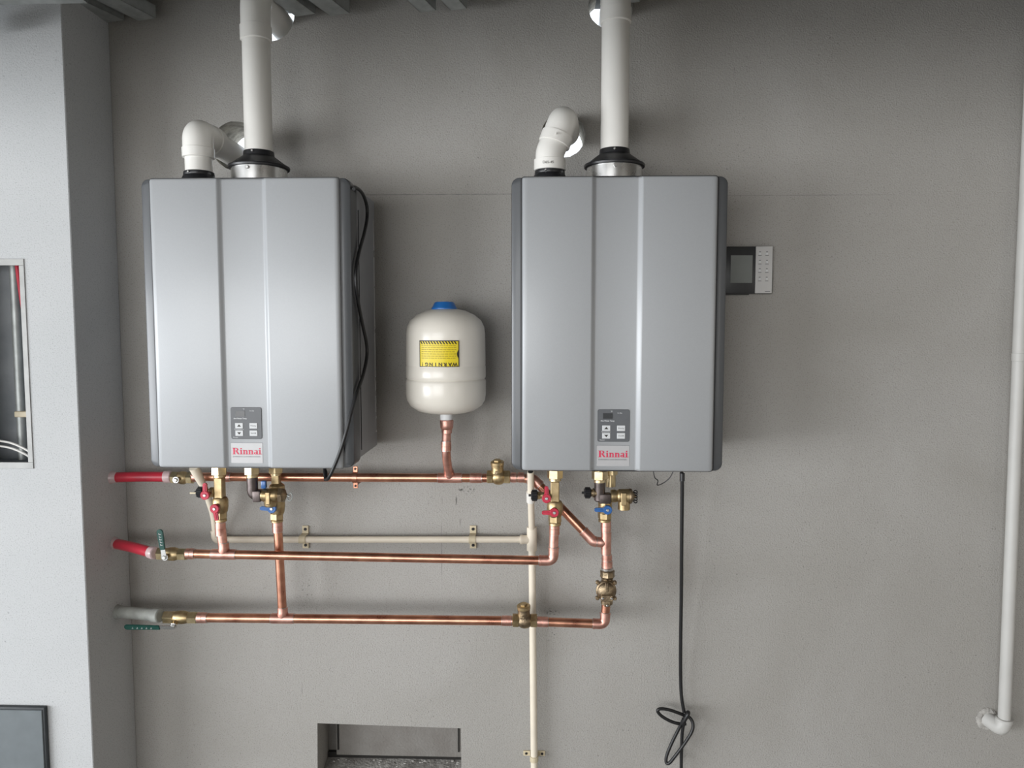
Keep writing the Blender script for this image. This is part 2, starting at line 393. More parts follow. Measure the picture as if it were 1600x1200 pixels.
# ------------------------------------------------------------------ water heaters
HW, HH, HD = .472, .652, .30
def serif_word(mb, o, u, v, h, w, depth):
    """bold slab-serif letters R i n n a i ; h = cap height, w = total width"""
    def bar(x0, x1, y0, y1): mb.prism([(x0, y0), (x1, y0), (x1, y1), (x0, y1)], o, u, v, depth)
    def band(pts_out, pts_in):
        P = pts_out + pts_in[::-1]; mb.prism(P, o, u, v, depth)
    def arc(cx, cy, rx, ry, a0, a1, n=8): return [(cx + rx*math.cos(math.radians(a0+(a1-a0)*k/n)), cy + ry*math.sin(math.radians(a0+(a1-a0)*k/n))) for k in range(n+1)]
    k = w / 4.72; s = k
    def X_(a): return a * s
    xh = .68 * h; e = .07 * h
    # R
    bar(X_(.12), X_(.40), 0, h); bar(0, X_(.52), 0, e); bar(0, X_(.5), h-e, h)
    band(arc(X_(.55), h*.745, X_(.42), h*.255, 90, -90), arc(X_(.55), h*.745, X_(.16), h*.175, 90, -90))
    bar(X_(.40), X_(.57), h-.09*h, h); bar(X_(.40), X_(.57), h*.49, h*.57)
    mb.prism([(X_(.5), h*.5), (X_(.78), h*.5), (X_(1.08), e), (X_(1.15), e), (X_(1.15), 0), (X_(.86), 0)], o, u, v, depth)
    x = 1.20
    def letter_i(x):
        bar(X_(x+.10), X_(x+.34), 0, xh); bar(X_(x), X_(x+.44), 0, e); bar(X_(x), X_(x+.2), xh-e, xh)
        mb.prism(arc(X_(x+.22), h*.88, X_(.13), h*.11, 0, 330, 11), o, u, v, depth)
        return x + .50
    def letter_n(x):
        bar(X_(x+.10), X_(x+.32), 0, xh); bar(X_(x), X_(x+.40), 0, e); bar(X_(x), X_(x+.2), xh-e, xh)
        bar(X_(x+.54), X_(x+.76), 0, xh*.72); bar(X_(x+.46), X_(x+.84), 0, e)
        band(arc(X_(x+.50), xh*.70, X_(.26), xh*.30, 0, 150), arc(X_(x+.46), xh*.66, X_(.09), xh*.17, 0, 150))
        return x + .90
    x = letter_i(x); x = letter_n(x); x = letter_n(x)
    bar(X_(x+.44), X_(x+.66), 0, xh*.75); bar(X_(x+.6), X_(x+.76), 0, e)
    band(arc(X_(x+.36), xh*.72, X_(.30), xh*.28, 0, 160), arc(X_(x+.36), xh*.72, X_(.10), xh*.16, 0, 160))
    band(arc(X_(x+.30), xh*.27, X_(.28), xh*.27, 60, 360), arc(X_(x+.30), xh*.27, X_(.09), xh*.14, 60, 360))
    bar(X_(x+.36), X_(x+.5), xh*.40, xh*.56)
    x += .80; x = letter_i(x)
    mb.prism(arc(X_(x+.03), .06*h, X_(.05), .05*h, 0, 330, 11), o, u, v, depth)

def text_on(mb, s, size, cx, cz, y, bold=0.):
    me = text_mesh(s, size, bold); mb.mesh(me, lambda p: Vector((cx + p.x, y, cz + p.y))); bpy.data.meshes.remove(me)

def make_heater(loc, label):
    t = thing('tankless_water_heater', loc, label, 'water heater', 'wall-hung silver water heaters')
    x0, y0, z0 = loc
    def V(x, y, z): return (x0 + x, y0 + y, z0 + z)
    w = HW / 2
    # casing: box behind
    b = MB(); b.box(V(-w + .004, -.235, .012), V(w - .004, -.022, HH - .010), .003, 1); case = b.build('casing', M['case'], t)
    for za, zb_ in ((HH*.80, HH*.9), (.06, .11)): MB().box(V(-w + .03, -.022, za), V(w - .03, -.0005, zb_)).build('wall_bracket', M['zinc'], t, smooth=False)
    for s in (-1, 1):                                                # pressed seams of the side panel
        xs = s * (w - .0035)
        b = MB(); b.box(V(xs - .001, -.205, .03), V(xs + .001, -.203, HH - .06)); b.build('side_seam', M['black'], case, smooth=False)
        b = MB(); b.box(V(xs - .0012, -.040, .05), V(xs + .0012, -.036, HH - .06)); b.build('side_flange', M['steel'], case, smooth=False)
    # trim frame: rounded plate, chamfered outwards
    b = MB(); rings = []
    for ins, yy in ((.0, -.232), (.0, -.283), (.0012, -.2865), (.004, -.2885), (.021, -.290)):
        P = rrect(-w + ins, w - ins, .002 + ins * .2, HH - .002 - ins * .2, max(.017 - ins * .45, .006))
        rings.append([b.bm.verts.new(V(p[0], yy, p[1])) for p in P])
    for A, B in zip(rings, rings[1:]): b.bridge(A, B)
    b.bm.faces.new(rings[0][::-1]); b.bm.faces.new(rings[-1]); b.build('trim_frame', M['trim'], t)
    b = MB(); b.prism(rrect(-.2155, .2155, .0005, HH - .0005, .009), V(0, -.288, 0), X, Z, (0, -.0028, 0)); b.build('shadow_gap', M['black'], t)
    # front cover with the recessed channel
    cw = .2125
    def crease(x0, x1, y0, y1): return [(x0 + (x1-x0)*k/10, y0 + (y1-y0)*(1 - math.cos(PI*k/10))/2) for k in range(11)]
    edge = [(0, -.2895), (0, -.2925), (.0006, -.2952), (.0018, -.2974), (.0036, -.2990), (.0060, -.3000), (.012, -.3006)]
    pr = [(-cw + a, b_) for a, b_ in edge] + crease(-.0620, -.0490, -.3010, -.2945) + crease(.0390, .0525, -.2945, -.3010) + [(cw - a, b_) for a, b_ in edge[::-1]]
    b = MB(); rings = []
    for z, ins in ((.002, .0065), (.0028, .0035), (.0045, .0014), (.0085, 0), (HH - .0085, 0), (HH - .0045, .0014), (HH - .0028, .0035), (HH - .002, .0065)):
        rr = []
        for (x, y) in pr:
            yy = min(y + ins, -.2895) if y < -.2896 else y
            rr.append(b.bm.verts.new(V(x * (1 - ins * .6 / cw), yy, z)))
        rings.append(rr)
    for A, B in zip(rings, rings[1:]):
        for i in range(len(A) - 1): b.bm.faces.new((A[i], A[i+1], B[i+1], B[i]))
        b.bm.faces.new((A[-1], A[0], B[0], B[-1]))
    b.bm.faces.new(rings[0][::-1]); b.bm.faces.new(rings[-1]); b.build('front_cover', M['silver'], t, angle=28)
    # control panel
    yc = -.2945
    b = MB(); b.prism(rrect(-.0430, .0268, .0685, .1400, .004), V(0, yc + .001, 0), X, Z, (0, -.0025, 0)); cp = b.build('control_panel', M['panel'], t, label='grey control panel with four buttons')
    b = MB(); P0 = rrect(-.0436, .0274, .0679, .1406, .0045); b.prism(P0, V(0, yc + .001, 0), X, Z, (0, -.0015, 0)); b.build('panel_rim', M['black'], cp)
    yp = yc - .0015
    b = MB(); b.box(V(-.0318, yp - .0006, .1195), V(-.0105, yp + .0005, .1322)); b.build('display', M['lcd'], cp, smooth=False)
    for i, (bx, bz) in enumerate(((-.0243, .0985), (-.0243, .0815), (.0085, .0985), (.0085, .0815))):
        b = MB(); b.box(V(bx - .0090, yp - .0012, bz - .0064), V(bx + .0090, yp + .0005, bz + .0064), .0006, 1); bt = b.build('button', M['button'], cp)
        b = MB()
        if i == 0: b.prism([(-.0045, -.0022), (.0045, -.0022), (0, .0030)], V(bx, yp - .0012, bz), X, Z, (0, -.0003, 0))
        elif i == 1: b.prism([(-.0045, .0022), (.0045, .0022), (0, -.0030)], V(bx, yp - .0012, bz), X, Z, (0, -.0003, 0))
        else: text_on(b, 'On/Off' if i == 3 else 'Priority', .0042, x0 + bx, z0 + bz, y0 + yp - .0014)
        b.build('button_mark', M['ink'], cp, smooth=False, stuff=True)
    b = MB()
    text_on(b, 'In Use', .0040, x0 + .0055, z0 + .1325, y0 + yp - .0003); text_on(b, '\u00b0F', .0048, x0 - .0130, z0 + .1357, y0 + yp - .0003)
    text_on(b, 'Hot Water Temp', .0042, x0 - .0215, z0 + .1148, y0 + yp - .0003, .00008)
    text_on(b, 'Temperature', .0040, x0 - .0250, z0 + .0900, y0 + yp - .0003); text_on(b, 'Monitor', .0034, x0 - .033, z0 + .0718, y0 + yp - .0003)
    b.build('panel_lettering', M['white'], cp, smooth=False, stuff=True)
    # name plate
    b = MB(); b.prism(rrect(-.0450, .0275, .0130, .0590, .001), V(0, yc + .001, 0), X, Z, (0, -.0016, 0)); npl = b.build('name_plate', M['plate'], t)
    b = MB(); b.box(V(-.0452, yc - .0004, .0588), V(.0277, yc + .0005, .0594)); b.box(V(-.0454, yc - .0004, .018), V(-.0449, yc + .0005, .0592)); b.build('plate_edge', M['panel'], npl, smooth=False, stuff=True)
    b = MB(); serif_word(b, V(-.0415, yc - .0007, .0330), X, Z, .0148, .0655, Vector((0, -.0004, 0))); b.build('lettering', M['logo'], npl, smooth=False, stuff=True)
    b = MB(); text_on(b, 'EXPERIENCE OUR INNOVATION', .0043, x0 - .0095, z0 + .0275, y0 + yc - .0008); b.build('slogan', M['panel'], npl, smooth=False, stuff=True)
    return t
CH, IH = .056, .026                                                  # how far the steel collar / black socket stand up
def flue_collar(t, fx, fy, zt):
    """steel collar, black cone and screws on the heater top"""
    b = MB(); b.lathe((fx, fy, zt), Z, [(0, .0645), (CH, .0645), (CH + .0015, .0660)], 40); b.build('flue_collar', M['steel'], t)
    b = MB(); z = zt + CH - .001
    b.lathe((fx, fy, z), Z, [(0, .0675), (.001, .0705), (.005, .0715), (.0075, .0705), (.0085, .0665), (.010, .0650), (.0295, .0385), (.031, .0362), (.042, .0350), (.043, .0335)], 40); b.build('flue_adapter', M['black'], t)
    MB().cyl((fx - .004, fy - .0640, z - .006), (fx - .004, fy - .0690, z - .006), .0042, 12, .001).build('screw', M['steel'], t)
    MB().cyl((fx - .003, fy - .034, z + .038), (fx - .003, fy - .0385, z + .038), .0026, 10, .0008).build('screw', M['steel'], t)
def intake_collar(t, ix, iy, zt, r):
    b = MB(); b.lathe((ix, iy, zt), Z, [(0, r + .0085), (IH, r + .0085), (IH + .008, r + .004), (IH + .009, r + .0045), (IH + .016, r + .0035), (IH + .0175, r + .001)], 32); c = b.build('intake_collar', M['black'], t)
    b = MB(); b.cyl((ix - .01, iy - r - .002, zt + IH + .012), (ix - .01, iy - r - .0065, zt + IH + .012), .0024, 10, .0008); b.build('screw', M['steel'], c)

h1 = at(391, 733, -.30); h2 = at(964, 738, -.30)
L1 = Vector((h1.x, 0, h1.z)); L2 = Vector((h2.x, 0, h2.z))
heat1 = make_heater(L1, 'silver water heater hung at the left, black cable waving down its side')
heat2 = dup(heat1); heat2.location = L2
heat2['label'] = 'silver water heater hung at the right, beside the wall controller'
T1, T2 = L1.z + HH - .012, L2.z + HH - .012
FY, IY = -.155, -.195
f1 = at(405, 262, FY); f2 = at(960, 258, FY); i1 = at(311, 272, IY); i2 = at(859, 270, IY)
flue_collar(heat1, f1.x, FY, T1); flue_collar(heat2, f2.x, FY, T2)
PR = .0305
intake_collar(heat1, i1.x, IY, T1, PR); intake_collar(heat2, i2.x, IY, T2, PR)

# ------------------------------------------------------------------ flue and intake pipes
def socket_hub(m, p, d, l, r): m.lathe(Vector(p), d, [(0, r), (.0015, r + .0055), (l - .0015, r + .0058), (l, r + .003)], 32)
def flue(fx, zt, hole, pyhub, label, lean=0.):
    t = thing('flue_pipe', (fx, FY, zt + .06), label, 'pipe', 'white vent pipes of the heaters')
    ztop = at(hole[0], hole[1] + 4, -.0).z
    hx = at(hole[0] + 6, hole[1], 0).x
    zh = at(405, pyhub, FY - .03).z + .012
    b = MB(); b.cyl((fx, FY, zt + .075), (fx, FY, zh + .02), .0325, 36); b.build('pipe', M['pvc'], t)
    b = MB(); b.lathe((fx, FY, zh - .012), Z, [(0, .0335), (.002, .0362), (.033, .0366), (.034, .0345)], 36)
    path = [Vector((fx, FY, zh - .004)), Vector((fx, FY, ztop + .002)), Vector((fx + (hx - fx)*.6, -.030, ztop + .002))]
    b.tube(chain(path, .062), .0345, 36)
    b.build('elbow', M['pvc'], t)
    b = MB(); b.tube([path[-1] + Vector((-.0, .0, 0)) , Vector((hx, .13, ztop + .002))], .0328, 36); b.build('tail_pipe', M['pvc'], t)
    return t
flue(f1.x, T1, HOLES[0], 57, 'tall white plastic flue pipe rising from the left heater into the wall')
flue(f2.x, T2, HOLES[2], 37, 'tall white plastic flue pipe rising from the right heater into the wall')
# left intake: straight up, elbow back into the wall
zel = at(311, 209, IY).z
t = thing('intake_pipe', (i1.x, IY, T1), 'short white intake pipe bending back from the left heater top', 'pipe', 'white vent pipes of the heaters')
zhub = at(309, 243, IY - .03).z
b = MB(); b.cyl((i1.x, IY, T1 + .006), (i1.x, IY, zhub + .01), PR, 36); b.build('pipe', M['pvc'], t)
b = MB()
b.lathe((i1.x, IY, zhub), Z, [(0, PR + .001), (.001, PR + .0055), (.022, PR + .0060), (.023, PR + .004)], 36)
b.tube(chain([Vector((i1.x, IY, zhub + .02)), Vector((i1.x, IY, zel)), Vector((i1.x, IY + .075, zel))], .06), PR + .0040, 36)
b.lathe((i1.x, IY + .058, zel), Yv, [(0, PR + .004), (.002, PR + .0065), (.030, PR + .0065), (.031, PR + .002)], 36)
b.build('elbow', M['pvc'], t)
b = MB(); b.tube([(i1.x, IY + .08, zel), (i1.x, .13, zel - .004)], PR, 36); b.build('tail_pipe', M['pvc'], t)
# right intake: two elbows
t = thing('intake_pipe', (i2.x, IY, T2), 'short kinked white intake pipe with two elbows on the right heater top', 'pipe', 'white vent pipes of the heaters')
pA = Vector((i2.x, IY, at(859, 263, IY - .03).z)); pB = Vector((i2.x, IY, at(859, 240, IY - .03).z))
pC = at(867, 222, IY + .005); pD = at(878, 192, IY + .01); hE = at(882, 214, 0)
b = MB(); b.lathe(pA, Z, [(0, PR + .003), (.001, PR + .0060), (.025, PR + .0060), (.026, PR + .003)], 36)
b.tube(chain([pB - Z*.01, pB + Z*.008, pC + (pC - pB)*.3], .03), PR + .0025, 36); e1 = b.build('lower_elbow', M['pvc'], t)
b = MB(); text_on(b, 'D65-45', .0085, i2.x - .004, pA.z + .0125, IY - PR - .0064); b.build('stamp', M['ink'], e1, smooth=False, stuff=True)
b = MB(); dC = (pD - pC).normalized(); b.lathe(pC - dC*.006, dC, [(0, PR + .003), (.001, PR + .0065), (.024, PR + .0065), (.025, PR + .004)], 36)
b.tube(chain([pC + dC*.012, pD + dC*.008, Vector((hE.x, -.09, pD.z + .002)), Vector((hE.x, -.045, hE.z + .0))], [0, .055, .04, 0]), PR + .0035, 36)
b.cyl(at(868, 208, IY - .034), at(868, 208, IY - .040), .0022, 10); b.build('upper_elbow', M['pvc'], t)
b = MB(); b.tube([Vector((hE.x - .012, -.06, hE.z + .012)), Vector((hE.x - .018, .13, hE.z + .02))], PR, 36); b.build('tail_pipe', M['pvc'], t)
b = MB(); b.cyl((i2.x, IY, T2 + .004), pB, PR, 36); b.build('pipe', M['pvc'], t)

# ------------------------------------------------------------------ copper pipe runs
RC, RF = .0112, .0129
def pipe(t, pts, r=RC, name='pipe', m='copper', fil=.0): 
    b = MB(); b.tube(chain([Vector(p) for p in pts], fil) if fil else pts, r); return b.build(name, M[m], t)
def fitting(t, p, d, l, r=RF, m='copperp', name='coupling'):         # a soldered sleeve with a bead and a ring at each end
    d = Vector(d).normalized(); p = Vector(p) - d*l/2
    b = MB(); b.lathe(p, d, [(0, RC + .0004), (.0006, r), (l*.48, r), (l*.49, r + .0006), (l*.51, r + .0006), (l*.52, r), (l - .0006, r), (l, RC + .0004)], 20)
    o = b.build(name, M[m], t)
    for e in (p - d*.0006, p + d*(l - .0006)): MB().lathe(e, d, [(0, RC + .0003), (.0003, r - .0002), (.0012, r - .0002), (.0014, RC)], 16).build('solder_ring', M['solder'], o)
    return o
def tee(t, p, d, e, l=.052, k=.026):
    d, e = Vector(d).normalized(), Vector(e).normalized(); p = Vector(p)
    b = MB(); b.lathe(p - d*l/2, d, [(0, RC), (.0008, RF), (l - .0008, RF), (l, RC)], 20)
    b.lathe(p, e, [(0, RF*.9), (k*.45, RF + .0008), (k*.6, RF), (k - .0008, RF), (k, RC)], 20); o = b.build('tee', M['copperp'], t)
    for c, a in ((p - d*l/2 - d*.0007, d), (p + d*l/2 - d*.0007, d), (p + e*k - e*.0007, e)):
        MB().lathe(c, a, [(0, RC), (.0003, RF - .0002), (.0012, RF - .0002), (.0014, RC)], 16).build('solder_ring', M['solder'], o)
    return o
def elbow(t, a, c, e, fil=.024):                                      # a -> corner c -> e
    a, c, e = Vector(a), Vector(c), Vector(e)
    b = MB(); b.tube(chain([a, c, e], fil), RF); u, v = (a - c).normalized(), (e - c).normalized()
    for p, d in ((a, u), (e, v)): b.lathe(p - d*.004, d, [(0, RF + .0003), (.0005, RF + .0009), (.003, RF + .0009), (.0045, RC)], 20)
    o = b.build('elbow', M['copperp'], t)
    for p, d in ((a, u), (e, v)): MB().lathe(p, d, [(0, RF + .0002), (.0004, RF + .0005), (.0014, RF + .0005), (.0018, RC)], 16).build('solder_ring', M['solder'], o)
    return o

YT, YH, YC = -.07, -.14, -.105
# --- upper line to the tank and check valve
A0, A1, A2 = at(296, 745, YT), at(764, 747, YT), at(703, 745, YT)
def on(a, b, px, Y):                                                  # point of segment a-b under picture column px
    lo, hi = 0., 1.
    p = at(px, 745, Y); k = (p.x - a.x) / (b.x - a.x); return a + (b - a) * k
ta = on(A0, A1, 703, YT)
t = thing('copper_pipe_run', A0, 'upper copper pipe from the top red hose to the tank tee, behind the valves', 'pipe', 'copper pipe runs')
pipe(t, [A0, A1]); tee(t, ta, A1 - A0, Z + Vector((-.12, -.35, 0)), .062, .024)
for px, l in ((308, .026), (355, .020), (744, .030)): fitting(t, on(A0, A1, px, YT), A1 - A0, l)
tn = at(698, 656, -.118)
rise = [ta + Vector((-.002, -.006, .012)), at(697, 712, -.108), Vector((tn.x, tn.y, tn.z - .004))]
pipe(t, rise, RC, 'riser', 'copperp', .03)
fitting(t, at(697, 697, -.1165), Z, .024); 
b = MB(); b.lathe(tn - Z*.034, Z, [(0, RC), (.001, RF), (.010, RF), (.014, RF + .003), (.022, RF + .0035), (.032, RF + .004), (.034, RF + .001)], 24); b.build('female_adapter', M['copperp'], t)
# --- middle (hot) line
B0, B1 = at(288, 865, YH), at(848, 875, YH)
bt = on(B0, B1, 350, YH); bt = B0 + (B1 - B0) * ((at(350, 866, YH).x - B0.x) / (B1.x - B0.x))
t = thing('copper_pipe_run', B0, 'middle copper pipe from the lower red hose to the right heater hot valve', 'pipe', 'copper pipe runs')
be = at(864, 876, YH); bu = at(866, 820, YH)
pipe(t, [B0, be - (be - B0).normalized()*.026]); pipe(t, [Vector((be.x + .001, YH, be.z + .024)), bu], RC + .0006, 'pipe', 'copperp')
elbow(t, be - (be - B0).normalized()*.034, be + Vector((.0008, 0, 0)), be + Vector((.0015, 0, .034)))
fitting(t, at(866, 826, YH), Z, .030)
tee(t, bt, B1 - B0, Z, .062, .030)
bv = at(343, 806, YH); pipe(t, [bt, bv], RC + .0004, 'pipe', 'copperp'); fitting(t, at(344.5, 826, YH), Z, .032)
fitting(t, B0 + (B1 - B0)*.018, B1 - B0, .022, RF + .0005)
# --- lower (cold) line
C0, C1 = at(306, 965, YC), at(806, 970, YC)
t = thing('copper_pipe_run', C0, 'lowest copper pipe from the grey hose to the lower brass check valve', 'pipe', 'copper pipe runs')
pipe(t, [C0, C1], .0118); ct = C0 + (C1 - C0) * ((at(442, 967, YC).x - C0.x) / (C1.x - C0.x))
tee(t, ct, C1 - C0, Z, .060, .030); cv = at(433, 806, YC); pipe(t, [ct, cv])
fitting(t, at(433.5, 822, YC), Z, .030); fitting(t, C0 + (C1 - C0)*.022, C1 - C0, .026, RF + .0006); fitting(t, C0 + (C1 - C0)*.972, C1 - C0, .026)
# --- after the lower check valve: right elbow up to the solenoid
D0, De, Du = at(832, 971, YC), at(945, 975, YC), at(947.5, 936, YC)
t = thing('copper_pipe_run', D0, 'short copper pipe from the lower check valve up to the bronze strainer', 'pipe', 'copper pipe runs')
pipe(t, [D0, De - (De - D0).normalized()*.024], .0115); pipe(t, [Vector((De.x + .0008, YC, De.z + .025)), Du])
elbow(t, De - (De - D0).normalized()*.030, De, De + Vector((.001, 0, .030))); fitting(t, D0 + (De - D0)*.14, De - D0, .028)
# --- riser to the right cold valve with the diagonal branch
E0, E1, Et = at(948.5, 888, YC), at(946.5, 808, YC), at(947, 848, YC)
t = thing('copper_pipe_run', E0, 'copper riser with a diagonal branch below the right heater blue valve', 'pipe', 'copper pipe runs')
pipe(t, [E0, E1]); G0, G1, G2 = at(797, 746, YT), at(833, 748, YT), at(927, 846, YC)
tee(t, Et, Z, G2 - Et, .058, .026)
pipe(t, [G0, G1, G2, Et], RC, 'diagonal_branch', 'copper', .03)
dg = (G2 - G1).normalized(); dh = (Et - G2).normalized()
elbow(t, G1 - X*.016, G1, G1 + dg*.024, .014); elbow(t, G2 - dg*.036, G2, G2 + dh*.008, .016)
fitting(t, G0 + X*.009, X, .014); fitting(t, G0 + X*.028, X, .016)
fitting(t, at(948.2, 872, YC), Z, .020); fitting(t, at(948.4, 882, YC), Z, .020, RF + .0008); fitting(t, at(946.7, 822, YC), Z, .028)

# ------------------------------------------------------------------ hoses from the pier
def hose(a, b_, sl, r, m, ms, label, sag=0.):
    a, b_ = Vector(a), Vector(b_); t = thing('wall_hose', a, label, 'hose', 'hoses coming out of the pier')
    mid = (a + b_)/2 + Z*sag
    MB().tube(catmull([a, mid, b_], 8), r, 24).build('hose', M[m], t)
    d = (b_ - a).normalized(); e = b_ - d*.002
    MB().lathe(e, d, [(0, r - .001), (.001, r + .0022), (sl*.5, r + .0026), (sl - .002, r + .0018), (sl, r - .001)], 24).build('sleeve', M[ms], t)
    MB().lathe(Vector((PX - .001, a.y, a.z)) + d*.0, d, [(0, r + .004), (.003, r + .003), (.012, r + .0012), (.016, r + .0006)], 24).build('wall_collar', M['sleeve' if m == 'hose' else 'greyhose'], t)
def wp(px, py, Y): p = at(px, py, Y); return Vector((PX + .0005, Y, p.z))
hose(wp(176, 746, YT), at(258, 745, YT), .020, .0132, 'hose', 'sleeve', 'red hose leaving the pier, uppermost of two, level with the heater base', .001)
hose(wp(176, 849, YT), at(236, 863, YH), .020, .0135, 'hose', 'sleeve', 'red hose leaving the pier beside the upright green lever', .0015)
hose(wp(184, 956, YT), at(240, 961, YC), .024, .0155, 'greyhose', 'greyhose', 'grey hose leaving the pier above the lying green lever', .001)

# ------------------------------------------------------------------ ball valves
def ball_valve(a, b_, label, lever=None, nut='brass'):
    a, b_ = Vector(a), Vector(b_); d = (b_ - a).normalized(); l = (b_ - a).length
    t = thing('ball_valve', a, label, 'valve', 'brass ball valves by the pier')
    MB().hexnut(a, a + d*l*.30, .0165).build('end_nut', M['brassb'], t)
    MB().lathe(a + d*l*.28, d, [(0, .0125), (l*.05, .0150), (l*.14, .0168), (l*.30, .0168), (l*.42, .0140), (l*.46, .0130)], 24).build('valve_body', M['brass'], t)
    MB().hexnut(a + d*l*.72, b_, .0158).build('end_nut', M['brassb'], t)
    c = a + d*l*.42; f = Vector((0, -1, 0)) if lever != 'left' else Vector((0, -.9, -.42)).normalized()
    b = MB(); b.cyl(c + f*.012, c + f*.030, .0062, 16, .0008); b.build('stem', M['brass'], t)
    hb = c + f*.030
    b = MB(); b.cyl(hb - f*.003, hb, .0088, 12, .0006); b.hexnut(hb, hb + f*.005, .0058); hd = b.build('handle_nut', M['steel'], t)
    if lever:
        if lever == 'up': u = Vector((-.10, -.05, 1)).normalized(); s = u.cross(f).normalized(); L0, L1_ = .020, .073
        else: u = Vector((-1, 0, .0)); s = u.cross(f).normalized(); L0, L1_ = .036, .128
        if lever == 'left':
            off = -s * .004 if s.z > 0 else s * .004
        else: off = Vector((0, 0, 0))
        b = MB(); b.prism([(0, -.006), (0, .006), (L0 + .01, .0055), (L0 + .01, -.0055)], hb + off, u, s, f*.0018); b.build('handle_bracket', M['steel'], t, smooth=False)
        w = .0082; q = [(L0, -w*.8), (L1_ - .008, -w)] + [(L1_ - .008 + .008*math.sin(k*PI/8), -w*math.cos(k*PI/8)) for k in range(1, 8)] + [(L1_ - .008, w), (L0, w*.8)]
        b = MB(); b.prism(q, hb + off - f*.001, u, s, f*.005)
        bmesh.ops.bevel(b.bm, geom=list(b.bm.edges), offset=.0012, segments=2, affect='EDGES')
        lv = b.build('lever', M['green'], t, label='green plastic-sleeved lever')
        b = MB(); m_ = (L0 + L1_)/2
        for k in range(5):
            x = L0 + (L1_-L0)*(.22 + .13*k); b.prism([(x, -.0028), (x + .004, -.0028), (x + .004, -.0014), (x + .0012, -.0014), (x + .0012, .0028), (x, .0028)], hb + off + f*.0040, u, s, f*.0003)
        b.build('lever_marks', M['plate'], lv, smooth=False, stuff=True)
    return t
ball_valve(at(269, 746, YT), at(302, 747, YT), 'brass ball valve at the end of the upper red hose')
ball_valve(at(247, 865, YH), at(292, 866, YH), 'brass ball valve with an upright green lever', 'up')
ball_valve(at(257, 964, YC), at(309, 965, YC), 'brass ball valve with a green lever lying to the left', 'left')

# ------------------------------------------------------------------ check valves
def check_valve(px0, px1, py, Y, label):
    a, b_ = at(px0, py, Y), at(px1, py + .3, Y); d = (b_ - a).normalized(); l = (b_ - a).length; c = (a + b_)/2
    t = thing('check_valve', c - Z*.02, label, 'valve', 'brass check valves')
    MB().hexnut(a, a + d*l*.26, .0180).build('end_nut', M['brass'], t)
    MB().hexnut(b_ - d*l*.26, b_, .0180).build('end_nut', M['brass'], t)
    b = MB(); b.lathe(a + d*l*.2, d, [(0, .0125), (l*.06, .0150), (l*.16, .0190), (l*.3, .0205), (l*.44, .0190), (l*.54, .0150), (l*.6, .0125)], 28)
    up = Vector((-.03, -.12, 1)).normalized()
    b.lathe(c + Vector((-.002, 0, .006)), up, [(0, .0165), (.014, .0155), (.020, .0150), (.021, .0162), (.026, .0162)], 28); b.build('valve_body', M['bronze'] if Y == YC else M['brass'], t)
    b = MB(); b.lathe(c + Vector((-.002, 0, .006)) + up*.0255, up, [(0, .0162), (.001, .0172), (.008, .0172), (.0095, .0155), (.010, .010)], 28); cp = b.build('cap', M['brass'], t)
    b = MB(); b.hexnut(c + Vector((-.002, 0, .006)) + up*.034, c + Vector((-.002, 0, .006)) + up*.040, .010); b.build('cap_hex', M['brass'], cp)
    b = MB(); b.cyl(c + Vector((-.005, -.013, .014)), c + Vector((-.005, -.0195, .014)), .0042, 12, .0006); b.build('side_plug', M['bronze'], t)
check_valve(761, 797, 745, YT, 'brass check valve between the white tank tee and the right heater')
check_valve(801, 839, 969, YC, 'dark brass check valve on the lowest copper pipe, crossing the cream pipe')

# ------------------------------------------------------------------ service valves under the heaters
def handle(t, hub, u, m, l=.034, f=Vector((0, -1, 0))):
    hub = Vector(hub); u = Vector(u).normalized(); s = u.cross(f).normalized()
    b = MB(); b.cyl(hub + f*-.010, hub + f*.0, .0062, 14); b.build('stem', M['brass'], t)
    b = MB(); b.cyl(hub, hub + f*.009, .0112, 24, .0012)
    q = [(.006, -.0055), (l - .003, -.0046), (l, -.0025), (l, .0025), (l - .003, .0046), (.006, .0055)]
    b.prism(q, hub + f*.001, u, s, f*.0065); b.prism([(.008, -.0014), (l - .003, -.0014), (l - .003, .0014), (.008, .0014)], hub + f*.0075, u, s, f*.0012)
    h = b.build('handle', m, t); b = MB(); b.cyl(hub + f*.0088, hub + f*.0110, .0038, 12, .0008); b.build('screw', M['steel'], h); return h
def knob(t, c, d, m='black', r=.0118, l=.017):                        # drain cap with grip ribs, pointing along d
    c = Vector(c); d = Vector(d).normalized()
    b = MB(); b.cyl(c, c + d*l, r, 24, .0022); u = d.orthogonal().normalized(); v = d.cross(u)
    for k in range(8):
        a = 2*PI*k/8; p = c + (u*math.cos(a) + v*math.sin(a))*r; b.cyl(p + d*.002, p + d*(l - .002), .0025, 8, .0008)
    b.cyl(c + d*l, c + d*(l + .006), .003, 10, .0006); return b.build('drain_cap', M[m], t)
ZB = lambda L, Y, py: at(390, py, Y).z + .034
INL = lambda L: L.z + .0135
